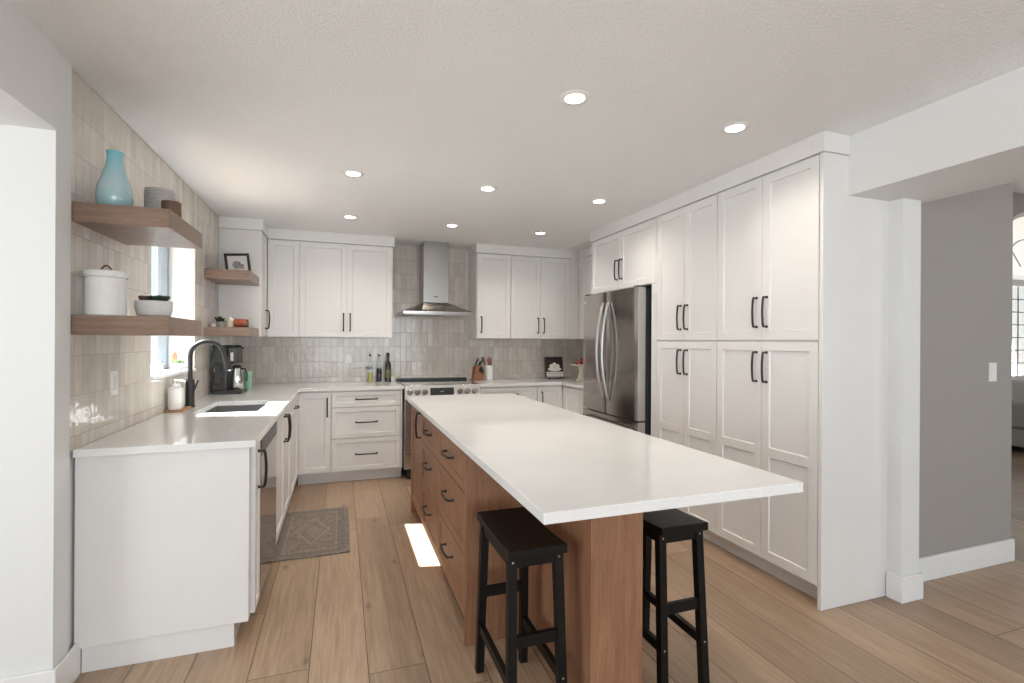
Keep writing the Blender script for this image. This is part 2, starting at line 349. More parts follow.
    def shaker(s, x0, x1, z0, z1, yf, t=.019, rail=.058, rec=.008, mid=None, rail_v=None):
        """shaker front; mid = height of a middle rail's centre"""
        rv = rail if rail_v is None else rail_v
        xs = [x0, x0 + rail, x1 - rail, x1]; zs = [z0, z0 + rv, z1 - rv, z1]
        if mid: zs = [z0, z0 + rv, mid - rail / 2, mid + rail / 2, z1 - rv, z1]
        V = {}
        def g(i, j):
            if (i, j) not in V: V[(i, j)] = s.bm.verts.new((xs[i], yf, zs[j]))
            return V[(i, j)]
        nz = len(zs) - 1; c = .003
        for i in range(3):
            for j in range(nz):
                q = (g(i, j), g(i + 1, j), g(i + 1, j + 1), g(i, j + 1))
                if i == 1 and j % 2 == 1:
                    a, b_, e, f = xs[1] + c, xs[2] - c, zs[j] + c, zs[j + 1] - c
                    p = [s.bm.verts.new(k) for k in ((a, yf + rec, e), (b_, yf + rec, e), (b_, yf + rec, f), (a, yf + rec, f))]
                    for k in range(4): s.bm.faces.new((q[k], q[(k + 1) % 4], p[(k + 1) % 4], p[k]))
                    s.bm.faces.new(p)
                else: s.bm.faces.new(q)
        ring = [g(i, 0) for i in range(4)] + [g(3, j) for j in range(1, nz + 1)] + [g(i, nz) for i in (2, 1, 0)] + [g(0, j) for j in range(nz - 1, 0, -1)]
        back = [s.bm.verts.new((v.co.x, yf + t, v.co.z)) for v in ring]; n = len(ring)
        for k in range(n): s.bm.faces.new((ring[(k + 1) % n], ring[k], back[k], back[(k + 1) % n]))
        s.bm.faces.new(back)
        return s
    def build(s, name, mat, parent=None, bevel=0, ang=32, loc=None):
        bm = s.bm; bmesh.ops.recalc_face_normals(bm, faces=bm.faces)
        for f in bm.faces: f.smooth = True
        for e in bm.edges:
            if len(e.link_faces) != 2 or e.calc_face_angle(0) > math.radians(ang): e.smooth = False
        me = bpy.data.meshes.new(name); bm.to_mesh(me); bm.free(); me.materials.append(M[mat] if isinstance(mat, str) else mat)
        o = bpy.data.objects.new(name, me); COL.objects.link(o)
        if parent: o.parent = parent
        if loc: o.location = loc
        if bevel:
            b = o.modifiers.new('bevel', 'BEVEL'); b.width = bevel; b.segments = 2; b.limit_method = 'ANGLE'; b.angle_limit = math.radians(40); b.harden_normals = True
        return o

def tag(o, label, cat, group=None):
    o['label'] = label; o['category'] = cat
    if group: o['group'] = group
    return o
def thing(name, label, cat, loc=(0, 0, 0), rz=0, group=None):
    o = bpy.data.objects.new(name, None); COL.objects.link(o); o.location = loc; o.rotation_euler = (0, 0, rz); o.empty_display_size = .1
    return tag(o, label, cat, group)
def struct(o, label=None):
    o['kind'] = 'structure'
    if label: o['label'] = label
    return o
def copy_tree(o, parent=None):
    c = o.copy(); COL.objects.link(c)
    if parent: c.parent = parent
    for ch in list(o.children): copy_tree(ch, c)
    return c

H = 2.436          # ceiling
XW = -1.012        # tile face, left wall
YB = 5.59          # tile face, back wall
XR = 2.97          # right kitchen wall
ZC = .917; TC = .032; ZB = ZC - TC

# ================================================================= SETTING
struct(MB().box(-3.6, 11.3, -3.6, 5.8, -.1, 0).build('floor', 'floor'), 'light oak plank floor running through the kitchen')
struct(MB().box(-1.45, 2.485, -3.6, 5.8, H, H + .12).build('ceiling', 'ceiling'), 'white textured kitchen ceiling')
struct(MB().box(-3.6, -1.45, -3.6, 2.6, H, H + .12).build('ceiling_left', 'ceiling'))
struct(MB().box(3.0, 11.3, -3.6, 5.8, 3.7, 3.8).build('ceiling_right', 'ceiling'))
struct(MB().box(2.485, 3.0, -3.5, 1.888, 2.13, 3.7).build('ceiling_beam', 'wall'), 'dropped white beam with textured underside over the wide opening')
struct(MB().box(2.485, 3.1, 1.888, 5.8, H, 3.7).build('ceiling_back', 'soffit'))
struct(MB().box(-1.45, -1.0, -3.5, 2.288, 2.135, H).build('ceiling_header', 'wall'), 'white header over the opening on the left')
WY0, WY1, WZ0, WZ1 = 3.28, 4.16, 1.13, 2.12
def wall_boxes(x0, x1):
    return MB().box(x0, x1, 2.395, WY0, 0, H).box(x0, x1, WY1, 5.8, 0, H).box(x0, x1, WY0, WY1, 0, WZ0).box(x0, x1, WY0, WY1, WZ1, H)
wl = struct(wall_boxes(-1.25, XW - .009).box(-1.25, -1.006, 2.284, 2.3945, 0, H).build('wall_left', 'wall'), 'left wall with the sink window')
tl = MB().box(XW - .009, XW, 2.400, WY0, ZC + .0005, H).box(XW - .009, XW, WY1, YB, ZC + .0005, H).box(XW - .009, XW, WY0, WY1, ZC + .0005, WZ0 - .002).box(XW - .009, XW, WY0, WY1, WZ1, H).build('tile_facing', 'tileL', wl)
tl['label'] = 'glossy greige vertical tiles on the left wall'
struct(MB().box(XW - .009, XW + .003, 2.3945, 2.400, ZC + .001, H).build('trim_1', plain('bronze_tile_edge', (.13, .11, .09), .4, .6)), 'thin dark metal edge strip at the end of the tile')
wb = struct(MB().box(-1.25, 3.1, YB + .009, 5.8, 0, H).build('wall_back', 'wall'))
tb = MB().box(XW, XR, YB, YB + .009, ZC + .0005, H).build('tile_facing', 'tileB', wb); tb['label'] = 'glossy greige vertical tiles on the back wall'
struct(MB().box(XR, 3.1, 2.0201, YB + .009, 0, H).build('wall_right', 'wall'))
struct(MB().box(2.79, 2.93, 1.765, 1.888, 0, 2.129).build('wall_post', 'wall'), 'white wall end beside the pantry')
struct(MB().box(XR, 4.0, 1.889, 2.02, 0, 3.7).build('wall_passage', 'greige'), 'greige wall of the next room')
struct(MB().box(-3.5, -1.25, 2.29, 2.45, 0, H).build('wall_nook', 'wall'), 'bright white wall through the opening on the left')
# rear wall with a wide window, nook wall with a patio door, far living room walls
struct(MB().box(-3.6, -.95, -3.6, -3.45, 0, 3.7).box(2.15, 4.7, -3.6, -3.45, 0, 3.7).box(8.3, 11.3, -3.6, -3.45, 0, 3.7).box(-.95, 2.15, -3.6, -3.45, 0, .3).box(-.95, 2.15, -3.6, -3.45, 2.4, 3.7).box(4.7, 8.3, -3.6, -3.45, 0, .35).box(4.7, 8.3, -3.6, -3.45, 2.85, 3.7).build('wall_rear', 'wall'))
struct(MB().box(-3.6, -3.45, -3.45, -.65, 0, H).box(-3.6, -3.45, 1.45, 2.45, 0, H).box(-3.6, -3.45, -.65, 1.45, 2.35, H).build('wall_nook_side', 'wall'))
for nme, x0, x1, z0, z1 in (('window_2', -.95, 2.15, .3, 2.4), ('window_3', 4.7, 8.3, .35, 2.85)):
    mb = MB().box(x0, x1, -3.55, -3.49, z0, z0 + .06).box(x0, x1, -3.55, -3.49, z1 - .06, z1)
    for k in range(4):
        xc = x0 + .03 + (x1 - x0 - .06) * k / 3; mb.box(xc - .03, xc + .03, -3.55, -3.49, z0 + .06, z1 - .06)
    struct(mb.build(nme, 'trim'))
struct(MB().box(-3.55, -3.49, -.65, -.59, 0, 2.35).box(-3.55, -3.49, 1.39, 1.45, 0, 2.35).box(-3.55, -3.49, .36, .44, 0, 2.35).box(-3.55, -3.49, -.65, 1.45, 2.29, 2.35).build('door_1', 'trim'))
struct(MB().box(-7, -3.6, -3.6, 2.45, 2.6, 2.75).build('unseen_sun_block', 'wall'))  # unseen roof slab added to keep direct sun out of the nook
# far living-room wall with the arched window
AX, AR, AZ = 10.25, 1.0, 2.45; FY = 4.6
def arch_pts(r, n=24, base=None): return [(AX + r * math.cos(a), AZ + r * math.sin(a)) for a in [PI * i / n for i in range(n + 1)]]
mb = MB(); mb.box(3.1, AX - AR, FY, FY + .15, 0, 3.7).box(AX + AR, 11.3, FY, FY + .15, 0, 3.7).box(AX - AR, AX + AR, FY, FY + .15, 0, .8)
ap = arch_pts(AR)
for (a, b) in zip(ap, ap[1:]): mb.prism([a, b, (b[0], 3.7), (a[0], 3.7)], FY, FY + .15)
struct(mb.build('wall_living', 'greige'))
struct(MB().box(11.2, 11.35, -3.6, 5.8, 0, 3.7).build('wall_far_right', 'wall'))
mb = MB()
def archband(mb, r0, r1, y0, y1):
    A, B = arch_pts(r0), arch_pts(r1)
    for k in range(len(A) - 1): mb.prism([A[k], A[k + 1], B[k + 1], B[k]], y0, y1)
archband(mb, AR, AR - .07, FY + .04, FY + .11)
for x in (AX - AR, AX + AR - .07): mb.box(x, x + .07, FY + .04, FY + .11, .8, AZ)
mb.box(AX - AR, AX + AR, FY + .04, FY + .11, .8, .87).box(AX - AR, AX + AR, FY + .02, FY + .12, AZ - .18, AZ - .08)
w4 = struct(mb.build('window_4', 'trim'), 'tall arched window in the far room')
mb = MB()
for k in range(1, 10): mb.box(AX - AR + k * .2 - .007, AX - AR + k * .2 + .007, FY + .07, FY + .085, .87, AZ - .18)
for k in range(1, 7): mb.box(AX - AR + .05, AX + AR - .05, FY + .07, FY + .085, .87 + k * .2 - .007, .87 + k * .2 + .007)
archband(mb, .58, .565, FY + .07, FY + .085)
for a in (PI / 4, PI / 2, 3 * PI / 4): mb.bar((AX + .2 * math.cos(a), FY + .077, AZ + .2 * math.sin(a)), (AX + .93 * math.cos(a), FY + .077, AZ + .93 * math.sin(a)), .014, .014)
mb.build('muntin_grid', 'vinyl', w4)
MB().box(AX - AR + .02, AX + AR - .02, FY + .09, FY + .094, .82, AZ).build('pane', 'glass', w4)
struct(MB().box(-30, 30, -30, 40, -.5, -.35).build('ground', 'snow'))
# sink window
mb = MB(); fx0, fx1 = -1.235, -1.175
mb.box(fx0, fx1, WY0, WY0 + .11, WZ0 + .022, WZ1).box(fx0, fx1, WY1 - .04, WY1, WZ0 + .022, WZ1).box(fx0, fx1, WY0 + .11, WY1 - .04, WZ0 + .022, WZ0 + .06).box(fx0, fx1, WY0 + .11, WY1 - .04, WZ1 - .04, WZ1)
w1 = struct(mb.build('window_1', 'vinyl', bevel=.003), 'window over the sink')
MB().box(-1.21, -1.206, WY0 + .11, WY1 - .04, WZ0 + .06, WZ1 - .04).build('pane', 'glass', w1)
struct(MB().box(-1.235, XW + .012, WY0 - .0, WY1 + .0, WZ0, WZ0 + .02).build('trim_2', 'trim', bevel=.003), 'white window sill board')
# baseboards
def bboard(name, pts):
    struct(pts.build(name, 'trim', bevel=.004))
bboard('baseboard_left', MB().slab([-3.45, -1.0055, -.991], [2.269, 2.2835, 2.459], lambda i, j: j == 0 or i == 1, 0, .135))
bboard('baseboard_post', MB().slab([2.776, 2.7895, 2.9305, 2.945], [1.75, 1.7645, 1.8325, 1.872], lambda i, j: j == 0 or (i == 0 and j == 1) or i == 2, 0, .137))
bboard('baseboard_passage', MB().box(2.946, 4.013, 1.875, 1.89, 0, .137).box(4.0, 4.013, 1.89, 2.02, 0, .137))

# ================================================================= CABINETS
def handle(parent, x, z, L_=.165, vert=True, yf=-.02, name='handle'):
    mb = MB(); pts = []; n = 14; h = L_ / 2
    for i in range(n + 1):
        t = i / n; s = -h + L_ * t
        d = .0285 + .006 * math.sin(PI * t)
        if i in (0, n): d = .024
        pts.append((x, yf - d, z + s) if vert else (x + s, yf - d, z))
    mb.tube(pts, .0064, 8)
    for s in (-h, h):
        a = (x, yf, z + s * .985) if vert else (x + s * .985, yf, z)
        mb.lathe([(0, 0), (.0085, 0), (.0085, .004), (.005, .009), (.0055, .028), (.004, .031), (0, .032)], a, 12, 'Y')
    return mb.build(name, 'black', parent)

def cabinet(name, label, loc, rz, w, z0, z1, depth, fronts, mat='cab', toe=True, cat='cabinet', filler=()):
    """local frame: x along the width, front at y = 0 (fronts stand 20 mm proud), z from the floor"""
    t = thing(name, label, cat, loc, rz)
    bz = z0
    mb = MB().box(.0005, w - .0005, .001, depth, bz, z1)
    mb.build('body', mat, t)
    if toe: MB().box(.0005, w - .0005, .062, .077, .001, bz - .0005).build('toe_kick', mat, t)
    for fr in fronts:
        kind, x0, x1, a, b = fr[:5]; hd = fr[5] if len(fr) > 5 else None; mid = fr[6] if len(fr) > 6 else None
        g = .0015
        rail = .052 if kind == 'door' else .042
        d = MB().shaker(x0 + g, x1 - g, a + g, b - g, -.02, rail=rail if (x1 - x0) > .2 else .035, mid=mid, rec=.0085).build(kind, mat, t, bevel=.0012)
        if hd:
            if kind == 'drawer': handle(d, (x0 + x1) / 2, (a + b) / 2 if len(hd) < 2 else hd[1], hd[0] if hd[0] else .2, False)
            else: handle(d, hd[0], hd[1], .172)
    for x0, x1, a, b in filler: MB().box(x0, x1, -.02, .0005, a, b).build('filler_strip', mat, t, bevel=.001)
    return t

TK = .11
# --- back run, left of the range (fronts face the camera; front plane y = 4.93)
cabinet('base_cabinet', 'white base cabinet door in the inner corner, left of the three wide white drawers', (-.375, 4.95, 0), 0, .291, TK, ZB - .001, .64, [('door', .004, .29, TK + .005, ZB - .012, (.256, .73))])
cabinet('drawer_cabinet', 'white base cabinet with three wide drawers between corner door and range', (-.084, 4.95, 0), 0, .660, TK, ZB - .001, .64,
        [('drawer', .001, .640, .725, ZB - .012, (.2, .80)), ('drawer', .001, .640, .43, .722, (.2, .58)), ('drawer', .001, .640, TK + .005, .427, (.2, .275))], filler=[(.6415, .659, TK, ZB - .002)])
# --- back run, right of the range
cabinet('drawer_cabinet', 'white base cabinet with top drawer just right of the range', (1.364, 4.95, 0), 0, .646, TK, ZB - .001, .64,
        [('drawer', .001, .645, .725, ZB - .012, (.2, .80)), ('drawer', .001, .645, .43, .722, (.2, .58)), ('drawer', .001, .645, TK + .005, .427, (.2, .275))])
cabinet('base_cabinet', 'white base cabinet door under the cookbook in the right inner corner', (2.011, 4.95, 0), 0, .30, TK, ZB - .001, .64, [('door', .001, .298, TK + .005, ZB - .012, (.05, .73))])
cabinet('base_cabinet', 'white base cabinet beside the refrigerator under the cake stand', (2.332, 4.93, 0), -PI / 2, .62, TK, ZB - .001, .63, [('door', .03, .325, TK + .005, ZB - .012, None), ('door', .325, .619, TK + .005, ZB - .012, None)], filler=[(.0005, .0285, TK, ZB - .002)])
# --- left run (fronts face the room, front plane x = -.365)
XL = -.385
cabinet('base_cabinet', 'narrow white pull-out base cabinet at the near end of the sink run', (XL, 2.497, 0), PI / 2, .15, TK, ZB - .001, .61, [('door', .002, .149, TK + .005, ZB - .012, (.075, .755))])
cabinet('sink_cabinet', 'white two-door sink base cabinet under the sink', (XL, 3.262, 0), PI / 2, .90, TK, .655, .61, [('door', .002, .449, TK + .005, ZB - .012, (.405, .755)), ('door', .451, .899, TK + .005, ZB - .012, (.495, .755))])
cabinet('base_cabinet', 'white corner base cabinet with a top drawer beyond the sink cabinet', (XL, 4.163, 0), PI / 2, .766, TK, ZB - .001, .61,
        [('drawer', .001, .62, .725, ZB - .012, (.13, .80)), ('door', .001, .62, TK + .005, .722, None)], filler=[(.6215, .745, TK, ZB - .002)])
t = tag(MB().box(XW + .001, -.383, 2.448, 2.4955, TK - .002, ZB - .001).build('end_panel', 'cab', bevel=.0015), 'large flat white end panel closing the near end of the sink run', 'panel')
MB().box(XW + .022, -.441, 2.460, 2.4955, .001, TK - .0025).build('toe_kick', 'cab', t)
# dishwasher
t = thing('dishwasher', 'stainless dishwasher beside the sink cabinet in the left run', 'dishwasher', (XL, 2.649, 0), PI / 2)
MB().box(.002, .61, .004, .58, TK, ZB - .001).build('body', 'dgrey', t)
MB().box(.004, .608, -.022, .003, TK + .005, ZB - .012).build('door', 'mirror', t, bevel=.003)
MB().box(.004, .608, -.0235, -.022, .80, ZB - .014).build('control_strip', 'dgrey', t)
MB().box(.01, .60, .06, .075, .001, TK - .001).build('toe_kick', 'blackpl', t)

# --- countertops
xs = [XW + .001, -.84, -.49, -.355, .587]; ys = [2.427, 3.42, 4.02, 4.912, YB - .001]
t = tag(MB().slab(xs, ys, lambda i, j: (not (i == 1 and j == 1)) and (i < 3 or j == 3), ZB, ZC).build('countertop', 'quartz', bevel=.003),
        'white quartz L-shaped countertop around the sink and back left corner', 'countertop')
tag(MB().slab([1.362, 2.29, XR - .001], [4.296, 4.912, YB - .001], lambda i, j: i == 1 or j == 1, ZB, ZC).build('countertop', 'quartz', bevel=.003),
    'white quartz countertop right of the range, turning the corner to the refrigerator', 'countertop')

# --- sink + faucet
t = thing('kitchen_sink', 'grey undermount sink below the window', 'sink', (-.665, 3.72, .665))
a, b, z, k = .172, .297, .2195, .012
MB().box(-a - k, a + k, -b - k, b + k, 0, .012).box(-a - k, -a, -b - k, b + k, .012, z).box(a, a + k, -b - k, b + k, .012, z).box(-a, a, -b - k, -b, .012, z).box(-a, a, b, b + k, .012, z).build('basin', 'sink', t)
MB().lathe([(0, .0), (.042, .0), (.045, .004), (.03, .004), (.028, .001), (0, .001)], (0, 0, .0125)).build('drain', 'chrome', t)
t = thing('faucet', 'tall matte black gooseneck faucet standing behind the sink', 'faucet', (-.935, 3.74, ZC + .0005))
MB().lathe([(0, 0), (.029, 0), (.029, .012), (.026, .02), (.026, .16), (.021, .185), (0, .185)]).build('base', 'black', t)
pts = [(0, 0, .18), (0, 0, .30)]
R_ = .098
for i in range(0, 15):
    a = PI - (PI * 0.90) * i / 14
    pts.append((R_ + R_ * math.cos(a), 0, .335 + R_ * math.sin(a)))
ex, ez = pts[-1][0], pts[-1][2]; pts.append((ex + .010, 0, ez - .03)); MB().tube(pts, .0138, 14).build('spout', 'black', t)
MB().tube([(ex + .009, 0, ez - .028), (ex + .022, 0, ez - .075), (ex + .035, 0, ez - .122)], lambda q: .0165 + .004 * q, 14).build('spray_head', 'black', t)
MB().cyl((ex + .036, 0, ez - .129), .016, .006).build('nozzle_ring', 'chrome', t)
MB().tube([(0, .022, .085), (0, .045, .088)], .013, 12).tube([(0, .045, .088), (.008, .055, .10), (.022, .07, .15), (.028, .074, .172)], .0065, 10).build('lever', 'black', t)

# --- range
t = thing('range', 'stainless slide-in range with black glass cooktop and row of knobs', 'stove', (.592, 4.90, 0))
RW = .764
MB().box(0, RW, .03, .68, .09, ZC - .012).build('body', 'steelv', t)
MB().box(.02, RW - .02, .06, .66, .002, .0895).build('base', 'blackpl', t)
MB().box(0, RW, .012, .68, ZC - .0115, ZC + .006).build('cooktop', 'blackgl', t, bevel=.002)
MB().box(-.012, RW + .012, .60, .678, ZC + .0065, ZC + .028).build('rear_vent', 'blackpl', t, bevel=.004)
pz0, pz1 = .795, ZC + .004
cp = MB().hexa([(0, -.03, pz0), (RW, -.03, pz0), (RW, .03, pz0), (0, .03, pz0), (0, .0, pz1), (RW, .0, pz1), (RW, .0115, pz1), (0, .0115, pz1)]).build('control_panel', 'steel', t, bevel=.002)
for kx in (.052, .125, .198, .556, .629, .710):
    kb = MB().lathe([(0, 0), (.032, 0), (.032, .005), (.027, .008), (.0255, .032), (.022, .036), (0, .036)], (kx, -.0165, .858), 20, 'Y').build('knob', 'steel', t)
MB().hexa([(.25, -.0265, .822), (.49, -.0265, .822), (.49, -.0245, .822), (.25, -.0245, .822), (.25, -.0095, .893), (.49, -.0095, .893), (.49, -.0075, .893), (.25, -.0075, .893)]).build('display', 'blackgl', t)
MB().box(.35, .385, -.0205, -.0190, .852, .862).build('lit_digits', 'display', t)
MB().box(.002, RW - .002, -.025, .029, .29, .785).build('oven_door', 'steel', t, bevel=.004)
MB().box(.06, RW - .06, -.0275, -.0252, .36, .70).build('oven_window', 'blackgl', t)
MB().tube([(.05, -.07, .745), (RW - .05, -.07, .745)], .012, 12).tube([(.08, -.027, .745), (.08, -.066, .745)], .009, 8).tube([(RW - .08, -.027, .745), (RW - .08, -.066, .745)], .009, 8).build('oven_handle', 'steel', t)
MB().box(.002, RW - .002, -.025, .029, .10, .283).build('storage_drawer', 'steel', t, bevel=.004)
for fx in (.03, RW - .09): MB().box(fx, fx + .06, -.02, .05, .002, .0995).build('foot', 'blackpl', t)

# --- range hood
t = thing('range_hood', 'stainless chimney range hood mounted above the range', 'range hood', (.965, YB - .001, 1.64))
MB().box(-.37, .37, -.49, 0, 0, .032).build('rim', 'steeld', t, bevel=.003)
MB().hexa([(-.367, -.486, .033), (.367, -.486, .033), (.367, -.001, .033), (-.367, -.001, .033), (-.133, -.30, .135), (.133, -.30, .135), (.133, -.001, .135), (-.133, -.001, .135)]).build('canopy', 'steeld', t)
MB().box(-.133, .133, -.30, -.001, .1355, H - 1.64 - .001).build('chimney', 'hood', t, bevel=.002)
MB().lathe([(0, 0), (.022, 0), (.022, .002), (0, .002)], (0, -.3005, .20), 20, 'Y', sx=1, sy=.35).build('badge', 'dgrey', t)
MB().box(-.34, -.005, -.45, -.04, -.004, -.0005).box(.005, .34, -.45, -.04, -.004, -.0005).build('filter', 'steelv', t)

# --- upper cabinets
UZ, UT = 1.393, 2.335
cabinet('wall_cabinet', 'white upper cabinet in the left corner with floating shelves on its end panel', (-.694, 4.893, 0), PI / 2, .355, UZ, UT, .315, [('door', .002, .330, UZ + .003, UT - .003, (.235, 1.555))], toe=False)
tag(MB().box(XW + .001, -.673, 4.874, 4.892, UZ - .002, UT).build('end_panel', 'cab', bevel=.0015), 'white end panel behind the two small corner shelves', 'panel')
cabinet('wall_cabinet', 'white upper cabinets left of the hood, a narrow fixed door and a pair of doors', (-.673, 5.248, 0), 0, 1.178, UZ, UT, .34,
        [('door', .002, .284, UZ + .003, UT - .003), ('door', .284, .727, UZ + .003, UT - .003, (.695, 1.545)), ('door', .727, 1.172, UZ + .003, UT - .003, (.759, 1.545))], toe=False)
cabinet('wall_cabinet', 'white single-door upper cabinet immediately right of the hood', (1.408, 5.248, 0), 0, .395, UZ, UT, .34, [('door', .008, .394, UZ + .003, UT - .003, (.05, 1.545))], toe=False)
cabinet('wall_cabinet', 'white double-door upper cabinet between hood-side cabinet and the right corner', (1.804, 5.248, 0), 0, .845, UZ, UT, .34,
        [('door', .001, .363, UZ + .003, UT - .003, (.328, 1.545)), ('door', .363, .735, UZ + .003, UT - .003, (.398, 1.545))], toe=False, filler=[(.7365, .8475, UZ, UT)])
cabinet('wall_cabinet', 'white upper cabinet on the right wall between corner and refrigerator', (2.672, 5.226, 0), -PI / 2, .93, UZ, UT, .295,
        [('door', .03, .48, UZ + .003, UT - .003), ('door', .48, .928, UZ + .003, UT - .003)], toe=False, filler=[(-.0005, .0285, UZ, UT)])
XP = 2.33
cabinet('fridge_cabinet', 'white two-door cabinet directly above the refrigerator', (XP, 4.295, 0), -PI / 2, 1.055, 1.822, UT, .635,
        [('door', .018, .53, 1.825, UT - .003, (.495, 1.998)), ('door', .53, 1.053, 1.825, UT - .003, (.565, 1.998))], toe=False)
tag(MB().box(2.312, XR - .02, 3.241, 3.298, .001, 1.8215).build('end_panel', 'cab', bevel=.0015), 'white side panel between the refrigerator and the pantry', 'panel')
tag(MB().box(2.335, XR - .001, 4.276, 4.2945, .001, 1.8215).build('end_panel', 'cab'), 'white side panel on the far side of the refrigerator', 'panel')
def pantry(label, y, w, f=0):
    sp = 1.373; h = w - f
    c1, c2 = f + h / 2 - .036, f + h / 2 + .036
    return cabinet('pantry_cabinet', label, (XP, y, 0), -PI / 2, w, TK, UT, .635,
        [('door', f + .001, f + h / 2, sp + .003, UT - .003, (c1, 1.54)), ('door', f + h / 2, w - .001, sp + .003, UT - .003, (c2, 1.54)),
         ('door', f + .001, f + h / 2, TK + .005, sp - .002, (c1, 1.222), .735), ('door', f + h / 2, w - .001, TK + .005, sp - .002, (c2, 1.222), .735)],
        filler=[(0.001, f - .001, TK, UT)] if f else ())
pantry('tall white four-door pantry cabinet next to the refrigerator', 3.239, .657, .012)
pantry('tall white four-door pantry cabinet nearest the camera at the run end', 2.581, .722)
tag(MB().box(2.31, XR - .001, 1.8365, 1.8575, .001, UT).build('end_panel', 'cab', bevel=.0015), 'tall white end panel closing the pantry beside the white wall end', 'panel')
# crown boards
def crown(n, mb): struct(mb.build('trim_%d' % n, 'cab', bevel=.002), 'plain white crown board on top of the cabinets')
CZ = UT + .001
crown(3, MB().box(XW + .001, -.661, 4.862, 5.213, CZ, H))
crown(4, MB().box(XW + .001, .520, 5.2135, YB - .001, CZ, H))
crown(5, MB().slab([1.395, 2.640, XR - .001], [4.297, 5.2135, YB - .001], lambda i, j: i == 1 or j == 1, CZ, H))
crown(6, MB().box(2.298, XR - .001, 1.889, 4.312 - .0155, CZ, H).box(2.298, 2.484, 1.824, 1.889, CZ, H))

# --- refrigerator
t = thing('refrigerator', 'stainless french-door refrigerator between pantry and counter', 'refrigerator', (2.20, 4.262, 0), -PI / 2)
FW = .928
MB().box(.006, FW - .006, .0855, .74, .03, 1.795).build('body', 'dgrey', t)
def fdoor(x0, x1, z0, z1, name, bow=.012):
    n = 12; A = []
    for i in range(n + 1):
        x = x0 + (x1 - x0) * i / n; q = (x - FW / 2) / (FW / 2); A.append((x, bow * q * q))
    A[0] = (x0, A[0][1] + .004); A[-1] = (x1, A[-1][1] + .004)
    out = A + [(x1, .084), (x0, .084)]
    o = MB().prism(out, z0, z1, 'XY').build(name, 'steeld', t, bevel=.002); o.data.materials.append(M['steelv'])
    for p in o.data.polygons:
        if abs(p.normal.x) > .95: p.material_index = 1
    return o
for (x0, x1, hx) in ((.0, FW / 2 - .002, FW / 2 - .045), (FW / 2 + .002, FW, FW / 2 + .045)):
    d = fdoor(x0, x1, .735, 1.80, 'door')
    pts = [(hx, .0 - .004, .86)] + [(hx, -.012 - .062 * math.sin(PI * i / 20) ** .8, .86 + .84 * i / 20) for i in range(0, 21)] + [(hx, -.004, 1.70)]
    MB().tube(pts, .0145, 12, flat=.8).build('handle', 'steelv', d)
d = fdoor(0, FW, .05, .728 - .003, 'freezer_drawer')
MB().tube([(.06, 0, .66), (.06, -.05, .66), (.12, -.06, .66), (FW - .12, -.06, .66), (FW - .06, -.05, .66), (FW - .06, 0, .66)], .0125, 12).build('handle', 'steel', d)
for hx in (.05, FW - .05): MB().box(hx - .03, hx + .03, .02, .12, 1.8005, 1.815).build('hinge_cover', 'dgrey', t, bevel=.004)
MB().box(.03, .075, -.0005 + .008, .0105, 1.725, 1.745).build('badge', 'chrome', t)
MB().box(.03, FW - .03, .09, .70, .001, .0295).build('base_grille', 'blackpl', t)

# ================================================================= ISLAND
IX0, IX1, IY0, IY1 = .550, 1.366, 2.152, 3.93
def icab(label, y, w, fronts): return cabinet('island_cabinet', label, (IX0, y, 0), -PI / 2, w, TK, ZB - .001, .60, fronts, mat='oak')
icab('narrow oak island cabinet with a single door at the far end', IY1, .53, [('door', .002, .529, TK + .003, ZB - .012, (.475, .77))])
dz = [(.675, ZB - .012, .782), (.392, .672, .57), (TK + .003, .389, .29)]
icab('oak three-drawer island cabinet in the middle of the island', IY1 - .531, .595, [('drawer', .001, .594, a, b, (.165, c)) for a, b, c in dz])
icab('oak three-drawer island cabinet nearest the left black stool', IY1 - 1.127, .650, [('drawer', .001, .649, a, b, (.165, c)) for a, b, c in dz])
t = thing('island_support', 'oak end panel and central support under the seating overhang', 'panel', (0, 0, 0))
MB().box(.530, IX1 + .02, 2.132, 2.1515, .001, ZB - .001).build('end_panel', 'oak', t, bevel=.001)
MB().box(1.1515, IX1 + .018, 2.152, IY1, .001, ZB - .001).build('back_panel', 'oak', t)
MB().box(.822, 1.032, 1.515, 2.1315, .001, ZB - .001).build('support', 'oak', t, bevel=.0015)
MB().box(.530, IX1, IY1 + .0005, IY1 + .018, .001, ZB - .001).build('far_panel', 'oak', t)
tag(MB().box(.499, 1.397, 1.173, 3.977, ZB, ZC).build('island_countertop', 'quartz', bevel=.003), 'long white quartz slab topping the oak island', 'countertop')

